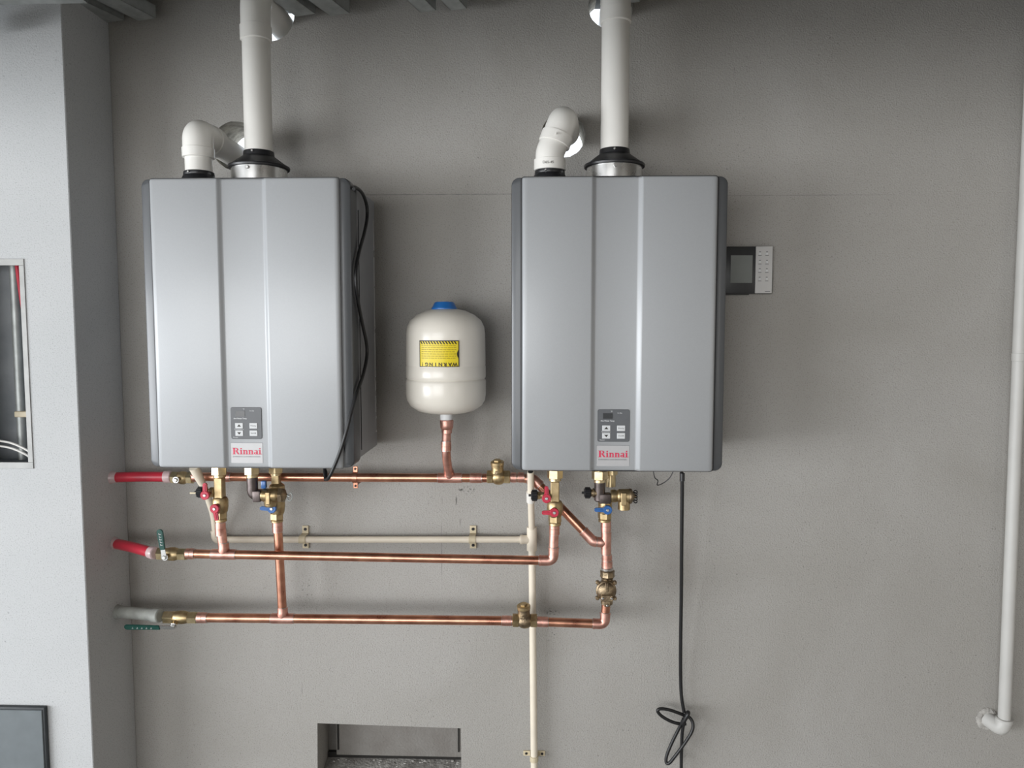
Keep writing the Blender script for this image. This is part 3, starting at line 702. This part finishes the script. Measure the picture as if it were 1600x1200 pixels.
def hot_valve(L, ax, Y, zlow, cap_px, cap_py, hub1, u1, hub2, u2, label, strap=False):
    zt = ZB(L, Y, 742 if L is L1 else 744); t = thing('hot_service_valve', (ax, Y, zlow), label, 'valve', 'service valves under the heaters')
    H = zt - zlow
    b = MB(); b.cyl((ax, Y, zt - .012), (ax, Y, INL(L)), .0125, 20); b.build('inlet', M['brassb'], t)
    b = MB(); b.hexnut((ax, Y, zt - .034), (ax, Y, zt - .012), .0195); b.cyl((ax, Y, zt - .040), (ax, Y, zt - .034), .0150, 20); b.build('union_nut', M['brassb'], t)
    za = zt - .040; zm = zlow + H*.36
    b = MB(); b.box((ax - .0105, Y - .012, zm), (ax + .0105, Y + .012, za), .002, 1); b.build('valve_body', M['brass'], t)
    b = MB(); b.lathe((ax, Y, zlow + .016), Z, [(0, .0150), (.004, .0175), (H*.12, .0195), (H*.22, .0195), (zm - zlow - .014, .0165), (zm - zlow - .012, .012)], 24); b.build('lower_body', M['brass'], t)
    b = MB(); b.hexnut((ax, Y, zlow + .002), (ax, Y, zlow + .019), .0165); b.lathe((ax, Y, zlow - .006), Z, [(0, .0130), (.001, .0150), (.006, .0150), (.009, .0130)], 20); b.build('outlet_nut', M['brass'], t)
    c = at(cap_px, cap_py, Y); zz = c.z
    b = MB(); b.cyl((ax, Y, zz), (c.x + .010, Y, zz), .0085, 16); b.hexnut((c.x + .002, Y, zz), (c.x + .010, Y, zz), .0105); b.lathe((ax - .012, Y, zz), (-1, 0, 0), [(0, .010), (.002, .0125), (.012, .0125), (.014, .009)], 20); b.build('drain_branch', M['brass'], t)
    k = knob(t, (c.x + .004, Y, zz), (-1, 0, 0))
    if strap:
        b = MB(); b.box((c.x - .026, Y - .0125, zz - .0022), (c.x + .002, Y - .0105, zz + .0022), .0006, 1); b.build('cap_strap', M['clip'], k)
    handle(t, at(*hub1, Y - .022), u1, M['red'], .030); handle(t, at(*hub2, Y - .026), u2, M['red'], .030)
    return t
x1h = at(344, 780, YH).x; hot_valve(L1, x1h, YH, at(343, 811, YH).z, 316, 769, (322, 773), (0, 0, 1), (337, 794), (.15, 0, -1),
    'brass hot valve with two red handles under the left heater', True)
x2h = at(867, 780, YH).x; hot_valve(L2, x2h, YH, at(866, 817, YH).z, 838, 774, (854, 778), (-.02, 0, 1), (866, 800), (-1, 0, -.03),
    'brass hot valve with two red handles under the right heater')

# cold valve, left heater (relief valve fed through a black plastic elbow)
YR = -.150; zt = ZB(L1, YC, 741); xe = at(394, 745, -.15).x; xc = at(432, 780, YC).x
t = thing('cold_service_valve', (xc, YC, at(432, 812, YC).z), 'brass cold valve with a blue handle under the left heater', 'valve', 'service valves under the heaters')
zl = at(432, 812, YC).z
b = MB(); b.hexnut((xc, YC, zt - .030), (xc, YC, zt - .010), .0185); b.cyl((xc, YC, zt - .036), (xc, YC, INL(L1)), .0135, 20); b.build('union_nut', M['brassb'], t)
b = MB(); b.box((xc - .0095, YC - .0095, zl + .075), (xc + .0105, YC + .0095, zt - .034), .002, 1); b.build('neck', M['brass'], t)
b = MB(); b.lathe((xc + .002, YC, zl + .014), Z, [(0, .0145), (.006, .0170), (.022, .0190), (.040, .0190), (.058, .0200), (.074, .0190), (.080, .012)], 24); b.build('valve_body', M['brass'], t)
b = MB(); b.hexnut((xc, YC, zl + .001), (xc, YC, zl + .018), .0170); b.lathe((xc, YC, zl - .006), Z, [(0, .0130), (.001, .0152), (.005, .0152), (.008, .0130)], 20); b.build('outlet_nut', M['brass'], t)
handle(t, at(426, 794, YC - .028), (-1, 0, .03), M['blue'], .030)
b = MB(); p = at(412.5, 756, -.150); b.box((p.x - .0060, p.y - .006, p.z - .011), (p.x + .0060, p.y + .006, p.z + .008), .002, 2); b.build('bleed_knob', M['blue'], t)
zt = ZB(L1, YR, 741); pe = at(396, 776, YR)
t = thing('relief_valve', at(430, 772, YR), 'brass relief valve on a black plastic elbow under the left heater', 'valve', 'relief valves beside the cold valves')
b = MB(); b.hexnut((xe, YR, zt - .034), (xe, YR, zt - .012), .0190); b.cyl((xe, YR, zt - .041), (xe, YR, INL(L1)), .0145, 20); b.build('union_nut', M['brassb'], t)
b = MB(); b.tube(chain([Vector((xe, YR, zt - .038)), Vector((xe, YR, pe.z + .004)), Vector((xe + .028, YR, pe.z + .004))], .022), .0135, 20)
b.box((xe + .004, YR - .0145, pe.z - .011), (xe + .024, YR + .0145, pe.z + .017), .003, 2); b.build('plastic_elbow', M['darkbronze'], t, label='dark elbow')
zc = pe.z + .004
b = MB(); b.lathe((xe + .024, YR, zc), X, [(0, .0145), (.003, .0150), (.004, .0165), (.016, .0165), (.018, .0140), (.021, .0175), (.036, .0180), (.042, .0150), (.044, .012)], 24)
b.lathe((xe + .044, YR, zc - .002), -Z, [(0, .0150), (.020, .0150), (.026, .0130), (.027, .009)], 20); b.box((xe + .038, YR - .0205, zc - .020), (xe + .050, YR - .012, zc + .012), .002, 1); b.build('relief_body', M['brass'], t)
b = MB(); b.lathe((xe + .066, YR, zc), X, [(0, .0180), (.001, .0190), (.010, .0190), (.014, .0150), (.018, .006), (.020, .004)], 6); b.build('spring_cap', M['bronze'], t)
b = MB(); c = at(453, 774, YR); b.cyl((xe + .084, YR, zc), (c.x, YR, zc - .003), .0026, 10)
b.tube([c + Vector((math.cos(a)*.006, math.sin(a)*.004, math.sin(a)*.009 - .004)) for a in [2*PI*k/20 for k in range(20)]], .0016, 8, closed=True); b.build('pull_ring', M['zinc'], t)

# cold valve, right heater
YQ = -.125; zt = ZB(L2, YQ, 745); xc = at(945, 780, YC).x; zl = at(946, 811, YC).z; xq = at(937, 760, YQ).x
t = thing('cold_service_valve', (xc, YC, zl), 'dark bronze cold valve with a blue handle under the right heater', 'valve', 'service valves under the heaters')
b = MB(); b.hexnut((xq, YQ, zt - .034), (xq, YQ, zt - .012), .0200); b.cyl((xq, YQ, zt - .041), (xq, YQ, INL(L2)), .0150, 20); b.build('union_nut', M['brassb'], t)
b = MB(); b.hexnut((xc + .016, YC + .02, zt - .030), (xc + .016, YC + .02, zt - .010), .017); b.cyl((xc + .016, YC + .02, zt - .060), (xc + .016, YC + .02, INL(L2)), .0125, 20); b.build('rear_nut', M['brassb'], t)
za = at(937, 783, YQ).z
b = MB(); b.lathe((xq, YQ, za), Z, [(0, .011), (.003, .0135), (zt - .040 - za, .0135)], 24); b.box((xq - .002, YQ - .014, za - .004), (xq + .027, YQ + .014, za + .020), .003, 2); b.build('valve_body', M['darkbronze'], t)
b = MB(); b.lathe((xc + .001, YC, zl + .014), Z, [(0, .0150), (.004, .0165), (.030, .0175), (.036, .0160), (.040, .012)], 24); b.build('lower_body', M['brass'], t)
b = MB(); b.hexnut((xc, YC, zl + .001), (xc, YC, zl + .018), .0168); b.lathe((xc, YC, zl - .007), Z, [(0, .0130), (.001, .0155), (.006, .0155), (.009, .0130)], 20); b.build('outlet_nut', M['brass'], t)
c = at(921, 770, YQ)
b = MB(); b.cyl((c.x + .004, YQ, c.z), (xq, YQ, c.z), .0090, 16); b.cyl((c.x + .008, YQ, c.z), (c.x + .011, YQ, c.z), .0115, 20); b.cyl((c.x + .0145, YQ, c.z), (c.x + .0175, YQ, c.z), .0115, 20); b.build('drain_branch', M['bronze'], t)
knob(t, (c.x + .004, YQ, c.z), (-1, 0, 0))
handle(t, at(949, 796, YC - .028), (-1, 0, .0), M['blue'], .032)
zc = at(965, 775, YQ).z; xr = at(954, 775, YQ).x
t = thing('relief_valve', (xr, YQ, zc), 'brass relief valve with a black ring pointing right under the right heater', 'valve', 'relief valves beside the cold valves')
b = MB(); b.lathe((xr, YQ, zc), X, [(0, .0120), (.001, .0155), (.012, .0160), (.016, .0135), (.020, .0170), (.044, .0180), (.046, .0165)], 24)
xo = at(975, 790, YQ).x; b.lathe((xo, YQ, zc - .004), -Z, [(0, .0145), (.018, .0150), (.029, .0150), (.030, .0125)], 24); b.box((xo - .009, YQ - .0200, zc - .020), (xo + .004, YQ - .012, zc + .012), .0015, 1); b.build('relief_body', M['brass'], t)
b = MB(); b.lathe((xr + .045, YQ, zc), X, [(0, .0180), (.002, .0190), (.006, .0185), (.010, .0120), (.014, .0055), (.018, .004)], 24); b.build('spring_cap', M['bronze'], t)
c = at(993, 776, YQ); b = MB(); b.cyl((xr + .060, YQ, zc), (c.x, YQ, zc), .0026, 10)
for k in range(5): b.tube([c + Vector((math.cos(a)*.004, math.sin(a)*.006, -.012 + .006*k + math.sin(a)*.0022)) for a in [2*PI*q/16 for q in range(16)]], .0013, 8, closed=True)
b.build('pull_ring', M['black'], t)

# ------------------------------------------------------------------ bronze strainer on the right riser
c = at(947, 922, YC - .012); c2 = Vector((c.x, YC, c.z))
t = thing('strainer_valve', at(948, 938, YC), 'aged bronze round-bodied valve with a bolted cover on the right riser', 'valve')
b = MB(); b.lathe(at(949, 904, YC), Z, [(0, .0150), (.006, .0185), (.012, .0175), (.020, .0185), (.024, .0150)], 8); b.build('union_nut', M['bronze'], t)
b = MB(); b.lathe(at(948.7, 891, YC), Z, [(-.002, .0145), (.001, .0158), (.006, .0158), (.008, .0130)], 20); b.build('seal_ring', M['solder'], t)
b = MB(); b.cyl(at(948, 944, YC), at(949, 900, YC), .0150, 24, .002); b.lathe((c.x, YC + .018, c.z), (0, -1, 0), [(0, .012), (.006, .020), (.020, .0225), (.028, .0225)], 28); b.build('valve_body', M['bronze'], t)
b = MB(); b.lathe((c.x, YC - .010, c.z), (0, -1, 0), [(0, .0245), (.001, .0255), (.007, .0255), (.009, .0235), (.010, .0200), (.011, .0225), (.015, .0200), (.019, .0110), (.020, .004)], 28)
for sx, sz in ((-1, 1), (1, 1), (-1, -1), (1, -1)): b.cyl((c.x + sx*.0215, YC - .008, c.z + sz*.0200), (c.x + sx*.0215, YC - .018, c.z + sz*.0200), .0050, 14, .001)
b.box((c.x - .004, YC - .034, c.z + .002), (c.x + .004, YC - .012, c.z + .026), .002, 1); b.build('cover', M['bronze'], t)
for sx, sz in ((-1, 1), (1, 1), (-1, -1), (1, -1)): MB().hexnut((c.x + sx*.0215, YC - .0175, c.z + sz*.0200), (c.x + sx*.0215, YC - .0205, c.z + sz*.0200), .0036, .0006).build('bolt', M['bronze'], t)
b = MB(); b.box((c.x - .014, YC - .034, c.z - .022), (c.x + .016, YC - .012, c.z - .006), .0015, 1); b.box((c.x - .006, YC - .032, c.z - .036), (c.x + .009, YC - .014, c.z - .020), .0015, 1); pl = b.build('adjuster_block', M['bronze'], t)
for dx, dz in ((-.010, -.013), (.012, -.013), (.001, -.031)): MB().cyl((c.x + dx, YC - .033, c.z + dz), (c.x + dx, YC - .038, c.z + dz), .0028, 10, .0008).build('screw', M['steel'], pl)

# ------------------------------------------------------------------ expansion tank
tb = at(697.5, 646, -.118); Tx, Ty = at(697, 600, -.118).x, -.118; RT = .0985
zb = tb.z; zt_ = at(694, 484, -.118).z; HT = zt_ - zb + .004
t = thing('expansion_tank', (Tx, Ty, zb - .012), 'cream expansion tank with a blue cap between the two heaters', 'tank')
def prof(h): return h
pr = [(0, .018), (.002, .045), (.008, .070), (.020, .0875), (.034, .0960), (.050, RT), (.080, RT), (.084, RT - .0012), (.0865, RT - .0035), (.089, RT - .0012), (.094, RT - .0004),
      (.118, RT - .0008), (.120, RT - .0018), (.122, RT - .0010), (HT - .062, RT - .0018), (HT - .046, RT - .004), (HT - .030, .0870), (HT - .016, .070), (HT - .006, .048), (HT, .018)]
b = MB(); b.lathe((Tx, Ty, zb), Z, pr, 64); b.build('tank_body', M['tank'], t, angle=50)
b = MB(); zc = zb + HT - .006; b.lathe((Tx - .003, Ty, zc), Z, [(0, .0315), (.006, .0315), (.008, .0295), (.019, .0240), (.021, .0215), (.0215, .012)], 32); b.build('cap', M['cap'], t, label='blue plastic cap')
b = MB(); b.lathe((Tx, Ty, zb - .016), Z, [(0, .0140), (.001, .0155), (.016, .0155), (.018, .02)], 24); b.build('neck', M['white'], t)
# warning sticker, upside down
ca = at(685, 552, Ty - RT); th0 = math.asin((ca.x - Tx) / RT)
sz0, sz1 = at(685, 573.5, Ty - RT).z, at(685, 532, Ty - RT).z; zc = (sz0 + sz1)/2; sh = (sz1 - sz0)/2; sw = (at(716.5, 552, Ty - RT).x - at(653.5, 552, Ty - RT).x)/2*1.03
def wrap(a, h, r): th = th0 + a / RT; return Vector((Tx + r*math.sin(th), Ty - r*math.cos(th), zc + h))
def patch(mb, a0, a1, h0, h1, r, sk=0., n=14):
    A = [mb.bm.verts.new(wrap(a0 + (a1-a0)*k/n, h0, r)) for k in range(n+1)]; B = [mb.bm.verts.new(wrap(a0 + (a1-a0)*k/n + sk, h1, r)) for k in range(n+1)]
    for k in range(n): mb.bm.faces.new((A[k], A[k+1], B[k+1], B[k]))
b = MB(); patch(b, -sw, sw, -sh, sh, RT + .0006); st = b.build('warning_sticker', M['yellow'], t, label='yellow upside-down warning sticker')
b = MB(); e = .0019; q = RT + .0010
patch(b, -sw, sw, sh - e, sh, q); patch(b, -sw, sw, -sh, -sh + e*.8, q); patch(b, -sw, -sw + e, -sh, sh, q, 0, 1); patch(b, sw - e, sw, -sh, sh, q, 0, 1)
nst = 13
for k in range(nst):
    a0 = -sw + .004 + k*(2*sw - .008)/nst; patch(b, a0 + .0026, a0 + .0058, sh - .0088, sh - e, q, -.0044, 2)
for k in range(8):                                                    # half-moon at the right edge
    h0, h1 = -.010 + .02*k/8 - .001, -.010 + .02*(k+1)/8 - .001; d = .0036*math.sin(PI*(k + .5)/8); patch(b, sw - e - d, sw - e + .0002, h0, h1, q, 0, 1)
for k, ch in enumerate('WARNING!'):
    me = text_mesh(ch, .0112, .00035); cx = -sw + .0085 + (7 - k)*(2*sw - .019)/7 + (0, .0, 0, 0, .0, 0, 0, 0)[k]
    b.mesh(me, lambda p: wrap(cx - p.x*1.05, -sh + .0064 - p.y, q))
b.build('sticker_print', M['ink'], st, smooth=False, stuff=True)
b = MB(); random.seed(3)
for r_ in range(7):
    h = sh - .0125 - r_*.0049; a = -sw + .006
    while a < sw - .010:
        l = random.uniform(.003, .009); patch(b, a, min(a + l, sw - .007), h, h + .0013, q, 0, 2); a += l + .0014
b.build('fine_print', M['inkdim'], st, smooth=False, stuff=True)

# ------------------------------------------------------------------ cream condensate pipe
YP = -.028; RP = .0085
t = thing('condensate_pipe', at(833, 1200, YP), 'cream plastic drain pipe running between the heaters and down the wall', 'pipe')
k0, k1, k2, k3 = at(305, 734, -.115), at(322, 768, -.085), at(334, 805, -.045), at(337, 843, YP)
tp = at(831, 843, YP)
b = MB(); b.lathe(k0 + (k1 - k0)*-.1, k1 - k0, [(0, .0125), (.02, .0118), (.05, .0095)], 20); b.build('drain_spigot', M['cpvc'], t)
b = MB(); b.tube(chain([k0, k1, k2, k3 + Z*.016], .02), RP, 18); b.tube([k3 + X*.016, tp - X*.012], RP, 18); bt_ = at(835, 1225, YP); b.tube([tp, bt_], RP + .0008, 18); b.build('pipe', M['cpvc'], t)
b = MB(); b.tube(chain([k3 + Z*.024, k3, k3 + X*.024], .014), RP + .0028, 20); b.lathe(k3 + Z*.018, Z, [(0, RP + .0028), (.001, RP + .0038), (.006, RP + .0038), (.007, RP)], 20); b.build('elbow', M['cpvc'], t)
b = MB(); b.lathe(tp - Z*.030, Z, [(0, RP + .001), (.001, RP + .0048), (.063, RP + .0048), (.064, RP + .001)], 20); b.lathe(tp, -X, [(0, RP + .003), (.022, RP + .003), (.024, RP + .0042), (.030, RP + .0042), (.031, RP)], 20); b.build('tee', M['cpvc'], t)
u0, u1, u2 = tp + Z*.02, at(829.5, 776, -.080), at(829, 737, -.112)
b = MB(); b.tube([u0, u1, u2], RP, 18); b.build('upper_pipe', M['cpvc'], t)
b = MB(); dd = (u2 - u1).normalized(); b.lathe(u1 - dd*.016, dd, [(0, RP), (.001, RP + .003), (.030, RP + .003), (.031, RP)], 20); b.build('coupling', M['pvc'], t, label='white coupling')
b = MB(); b.cyl(u2 - dd*.001, u2 + dd*.0006, RP - .002, 16); b.build('open_end', M['gap'], t)  # black disc painted as the dark hollow of the pipe mouth
def clamp(c, run, r, label, m='clip', w=.0085, ears=(1, -1), earlen=.020, name='pipe_clamp', group='pipe clamps on the cream pipe', ey=-.0005):
    """two-eared saddle clamp around a pipe running along `run`"""
    c = Vector(c); run = Vector(run).normalized(); s = run.cross(Yv).normalized(); ro = r + .0022
    t = thing(name, (c.x, -.001, c.z), label, 'clamp', group)
    pts = [(-(ro + earlen*.0), 0)]
    q = [(ro*math.cos(k*PI/14), -ro*math.sin(k*PI/14)) for k in range(15)]; qi = [(r*math.cos(k*PI/14), -r*math.sin(k*PI/14)) for k in range(14, -1, -1)]
    base = -c.y + ey
    poly = [(ro, base)] + q + [(-ro, base), (-r, base)] + qi + [(r, base)]
    b = MB(); b.prism(poly, c - run*w, s, Yv, run*2*w); b.build('saddle', M[m], t)
    if ey < -.01: MB().cyl((c.x, ey, c.z - ro - earlen*.5), (c.x, -.0005, c.z - ro - earlen*.5), .003, 12).build('standoff', M[m], t)
    for e in ears:
        a0, a1 = (ro - .001, ro + earlen) if e > 0 else (-ro - earlen, -ro + .001)
        v0 = Vector((c.x, ey - .004, c.z)) + s*a0 - run*w; v1 = Vector((c.x, ey, c.z)) + s*a1 + run*w
        b = MB(); b.box([min(p, q_) for p, q_ in zip(v0, v1)], [max(p, q_) for p, q_ in zip(v0, v1)], .001, 1); er = b.build('ear', M[m], t)
        p = Vector((c.x, ey - .004, c.z)) + s*e*(ro + earlen*.55); b = MB(); b.cyl(p, p - Yv*.0022, min(.0040, w*.5), 14, .0008); b.build('screw', M['black'], er)
cz = lambda px: Vector((at(px, 842, YP).x, YP, k3.z + (tp.z - k3.z) * ((at(px, 842, YP).x - k3.x) / (tp.x - k3.x))))
clamp(cz(473), X, RP, 'cream two-screw clamp on the level cream pipe, nearer the left heater')
clamp(cz(738), X, RP, 'cream two-screw clamp on the level cream pipe, under the white tank')
clamp(tp + (bt_ - tp) * ((tp.z - at(834, 1185, YP).z) / (tp.z - bt_.z)), Z, RP + .0008, 'cream two-screw clamp on the upright cream pipe, right of the wall niche', earlen=.018, w=.007)
clamp(A0 + (A1 - A0) * ((at(555, 746, YT).x - A0.x) / (A1.x - A0.x)), X, RC + .0004, 'copper strap clamp on the upper copper pipe beside the left heater', 'copper', .0060, (1, -1), .015, 'copper_clamp', None, -.064)

# ------------------------------------------------------------------ cables
def cable(name, pts, r, label, n=10):
    t = thing(name, pts[-1], label, 'cable'); MB().tube(catmull(pts, n), r, 12).build('cable', M['cable'], t); return t
xs = L1.x + HW/2 + .0065
cp = [(547, 291), (556, 293), (566, 302), (573, 321), (573.5, 341), (569, 365), (561.5, 392), (556.5, 418), (556, 442), (559, 468), (566, 505), (572.5, 536), (573, 558), (567.5, 585), (558.5, 612)]
P = []
for x, y in cp:                                                       # the cable lies against the side panel
    d = ray(x, y); p = CAM + d * ((xs - CAM.x) / d.x); P.append(Vector((xs, min(max(p.y, -.285), -.03), p.z)))
P += [at(*q) for q in ((549, 643, -.300), (541.5, 673, -.3085), (533, 701, -.309), (523, 727, -.309), (514.5, 745, -.303), (510, 749, -.288), (508, 741, -.268), (507.5, 731, -.25))]
t = cable('power_cable', P, .0040, 'black cable hanging in a wave down the left heater side')
MB().cyl(at(509.5, 750, -.285), at(508, 736, -.262), .0050, 14, .001).build('plug_sleeve', M['black'], t)
YK = -.12
cp = [(1065, 738), (1066, 760), (1065, 850), (1064.5, 930), (1063.5, 1000), (1063.5, 1060), (1065, 1090), (1069, 1113)]
P = [at(x, y, YK + .09*min(1, max(0, (y - 738)/330))) for x, y in cp]
t = cable('hanging_cable', P, .0046, 'black cord hanging straight from the right heater into a knotted bundle')
MB().cyl(at(1066, 739, YK), at(1066, 752, YK), .0062, 14, .001).build('strain_relief', M['black'], t)
def loop(pts, dy=()):
    P = [at(x, y, -.03 - d) for (x, y), d in zip(pts, dy)]
    MB().tube(catmull(P, 8), .0043, 12).build('cord_loop', M['cable'], t)
loop([(1070, 1118), (1060, 1114), (1045, 1109), (1032, 1107.5), (1027.5, 1111), (1034, 1119), (1048, 1127), (1062, 1131), (1072, 1131)], (.0, .004, .01, .012, .012, .010, .008, .006, .004))
loop([(1072, 1117), (1080, 1124), (1083, 1134), (1080, 1145), (1070, 1161), (1056, 1180), (1046, 1192), (1041, 1191), (1042, 1180), (1050, 1160), (1060, 1140), (1068, 1124)], (.002, .006, .010, .012, .014, .014, .010, .006, .004, .003, .004, .010))
loop([(1069, 1128), (1066, 1145), (1065, 1170), (1064.5, 1190), (1064.5, 1215)], (.006, .002, .0, .0, .0))
b = MB(); q = [at(1067, 1130, -.040), at(1075, 1116, -.046), at(1074, 1114, -.034), at(1066, 1129, -.028)]; b.tube(catmull(q, 6, True), .0052, 12, closed=True); b.build('knot', M['cable'], t)
P = [at(1021, 736, -.10), at(1023, 746, -.10), at(1028, 751, -.095), at(1027, 758, -.09), at(1036, 755, -.09), at(1046, 747, -.095), at(1052, 736, -.10)]
tag(MB().tube(catmull(P, 6), .0012, 8).build('thin_wire', M['cable']), 'thin black wire looping below the right heater base', 'wire')

# ------------------------------------------------------------------ wall controller
p0, p1 = at(1132, 385, -.021), at(1207, 459, -.021); xm = at(1180.5, 420, -.0225).x
t = thing('wall_controller', ((p0.x + p1.x)/2, 0, p1.z), 'dark and white control unit on the wall beside the right heater', 'controller')
b = MB(); b.box((p0.x, -.020, p1.z), (p1.x, -.0005, p0.z), .003, 2); b.build('housing', M['ctrl'], t)
b = MB(); b.box((xm, -.0225, p1.z + .0012), (p1.x - .0022, -.0195, p0.z - .0005), .001, 2); kp = b.build('keypad', M['ctrlw'], t, label='white keypad with eight keys')
q0, q1 = at(1142, 399, -.02), at(1175, 442, -.02); b = MB(); b.box((q0.x, -.0208, q1.z), (q1.x, -.0195, q0.z), .0003, 1); b.build('screen', M['screen'], t)
b = MB(); pr0, pr1 = at(1127, 457.5, -.012), at(1170, 461, -.012); b.box((pr0.x, -.016, pr1.z), (pr1.x, -.001, pr0.z + .001), .001, 1); b.build('lower_lip', M['ctrl'], t)
for r_ in range(4):
    for c_ in range(2):
        k = at(1187.5 + 11*c_ - .5*r_*.4, 396.5 + 13.2*r_, -.0225); b = MB(); b.cyl((k.x, -.0222, k.z), (k.x, -.0238, k.z), .0026, 12, .0006); ky = b.build('key', M['white'], kp)
        b = MB(); b.box((k.x - .0042, -.0227, k.z - .0052), (k.x + .0042, -.0224, k.z - .0040)); b.box((k.x - .0022, -.0227, k.z + .0040), (k.x + .0022, -.0224, k.z + .0056)); b.build('key_print', M['panel'], kp, smooth=False, stuff=True)
k = at(1199, 455.5, -.0225); b = MB(); b.box((k.x - .006, -.0227, k.z - .0005), (k.x + .007, -.0224, k.z + .0007)); b.build('model_print', M['panel'], kp, smooth=False)

# ------------------------------------------------------------------ white conduit at the right
t = thing('conduit_pipe', at(1566, 1140, -.03), 'white plastic conduit running down the wall at the right', 'pipe')
M['conduit'] = mat('painted_conduit', (.55, .54, .515), .45, 0, var=.08, vscale=9)
c0, c1, c2 = at(1569, 1128, -.034), at(1592, 562, -.034), at(1618, -10, -.034); r = .0150
b = MB(); b.tube([c0, c1], r, 24); b.build('lower_pipe', M['conduit'], t); b = MB(); b.tube([c1, c2], r + .0006, 24); b.build('upper_pipe', M['conduit'], t)
dd = (c1 - c0).normalized(); b = MB(); b.lathe(c1 - dd*.004, dd, [(0, r), (.0006, r + .0012), (.020, r + .0016), (.021, r + .0004)], 24); b.build('coupling', M['conduit'], t)
cc = at(1564, 1136, -.034)
b = MB(); b.tube(chain([c0 + dd*.006, cc - Z*.004, Vector((cc.x - .016, .002, cc.z + .004))], .02), r + .0045, 24); b.lathe(c0, dd, [(0, r + .0045), (.006, r + .0055), (.010, r + .0055), (.011, r)], 24); b.build('elbow', M['conduit'], t)
random.seed(5); b = MB()
for i in range(16):
    a = i*2*PI/16; p = Vector((cc.x - .017 + .019*math.cos(a), -.001, cc.z + .004 + .021*math.sin(a))); q_ = random.uniform(.007, .011)
    bmesh.ops.create_icosphere(b.bm, subdivisions=2, radius=q_, matrix=Matrix.Translation(p) @ Matrix.Diagonal((1, .45, 1, 1)))
for v in b.bm.verts: v.co += Vector([random.uniform(-.0012, .0012) for _ in range(3)])
b.build('mortar_collar', M['rubble'], t)

# ------------------------------------------------------------------ metal box in the pier and panel door below
t = thing('recessed_metal_box', ((r0.x + r1.x)/2, -.2, r1.z), 'open galvanised metal box set in the pale pier', 'box')
g = .0012; yb = -.0915
lo, hi = Vector((r0.x + g, 0, r1.z + g)), Vector((r1.x - g, 0, r0.z - g))
b = MB(); b.box((lo.x, yb, lo.z), (hi.x, -.0905, hi.z)); b.build('back_plate', M['boxmetal'], t, smooth=False)
b = MB(); k = .0014
b.box((lo.x, -.2, lo.z), (hi.x, yb, lo.z + k)); b.box((lo.x, -.2, hi.z - k), (hi.x, yb, hi.z)); b.box((lo.x, -.2, lo.z), (lo.x + k, yb, hi.z)); b.box((hi.x - k, -.2, lo.z), (hi.x, yb, hi.z)); b.build('side_plate', M['boxmetal'], t, smooth=False)
f = .0125
for nm, a, c in (('top', (lo.x, hi.z - f), (hi.x + .003, hi.z + .003)), ('bottom', (lo.x, lo.z - .003), (hi.x + .003, lo.z + f)), ('right', (hi.x - f*.75, lo.z + f), (hi.x + .003, hi.z - f)), ('left', (lo.x - .003, lo.z + f), (lo.x + f, hi.z - f))):
    b = MB(); b.box((a[0], -.2025, a[1]), (c[0], -.1985, c[1]), .0006, 1); b.build('frame_rail', M['boxframe'], t, smooth=False)
bx = at(29, 560, -.105).x
t = thing('box_conduit', (bx, -.105, lo.z + .02), 'grey upright pipe inside the recessed metal box', 'pipe')
MB().cyl((bx, -.106, lo.z + .0025), (bx, -.106, hi.z - .0025), .011, 20).build('pipe', M['zinc'], t)
b = MB(); q = at(33, 647, -.115); b.box((q.x - .014, -.122, q.z - .0075), (q.x + .020, -.0925, q.z + .0075), .002, 1); b.build('pipe_clip', M['clip'], t)
P = [at(27, 400, -.13), at(31, 440, -.135), at(37, 480, -.145), at(42, 505, -.150)]; P[0].z = hi.z - .003
tag(MB().tube(catmull(P, 8), .0065, 14).build('red_tube', M['hose']), 'thin red tube hanging inside the recessed metal box', 'tube')
for i, (d, lb) in enumerate(((0, 'thin pale cable curving low in the recessed box, upper of two'), (8, 'thin pale cable curving low in the recessed box, lower of two'))):
    P = [at(-60, 690 + d, -.15), at(-25, 688 + d, -.15), at(0, 689 + d, -.15), at(20, 693 + d, -.15), at(40, 702 + d, -.15), at(54, 712 + d, -.15)]
    for p in P: p.x = min(max(p.x, lo.x + .005), hi.x - .005)
    tag(MB().tube(catmull(P, 6), .0028, 10).build('pale_cable', M['pvc']), lb, 'cable', 'pale cables in the recessed box')
d0 = at(74, 1102, -.2)
t = thing('panel_door', (d0.x - .2, -.2, .12), 'grey flat access door low on the pale pier', 'door')
b = MB(); b.box((d0.x - .34, -.2125, .12), (d0.x, -.2005, d0.z), .002, 2); b.build('door_frame', M['darkedge'], t)
b = MB(); b.box((d0.x - .336, -.216, .124), (d0.x - .0045, -.211, d0.z - .0055), .001, 1); b.build('door_leaf', M['door'], t)
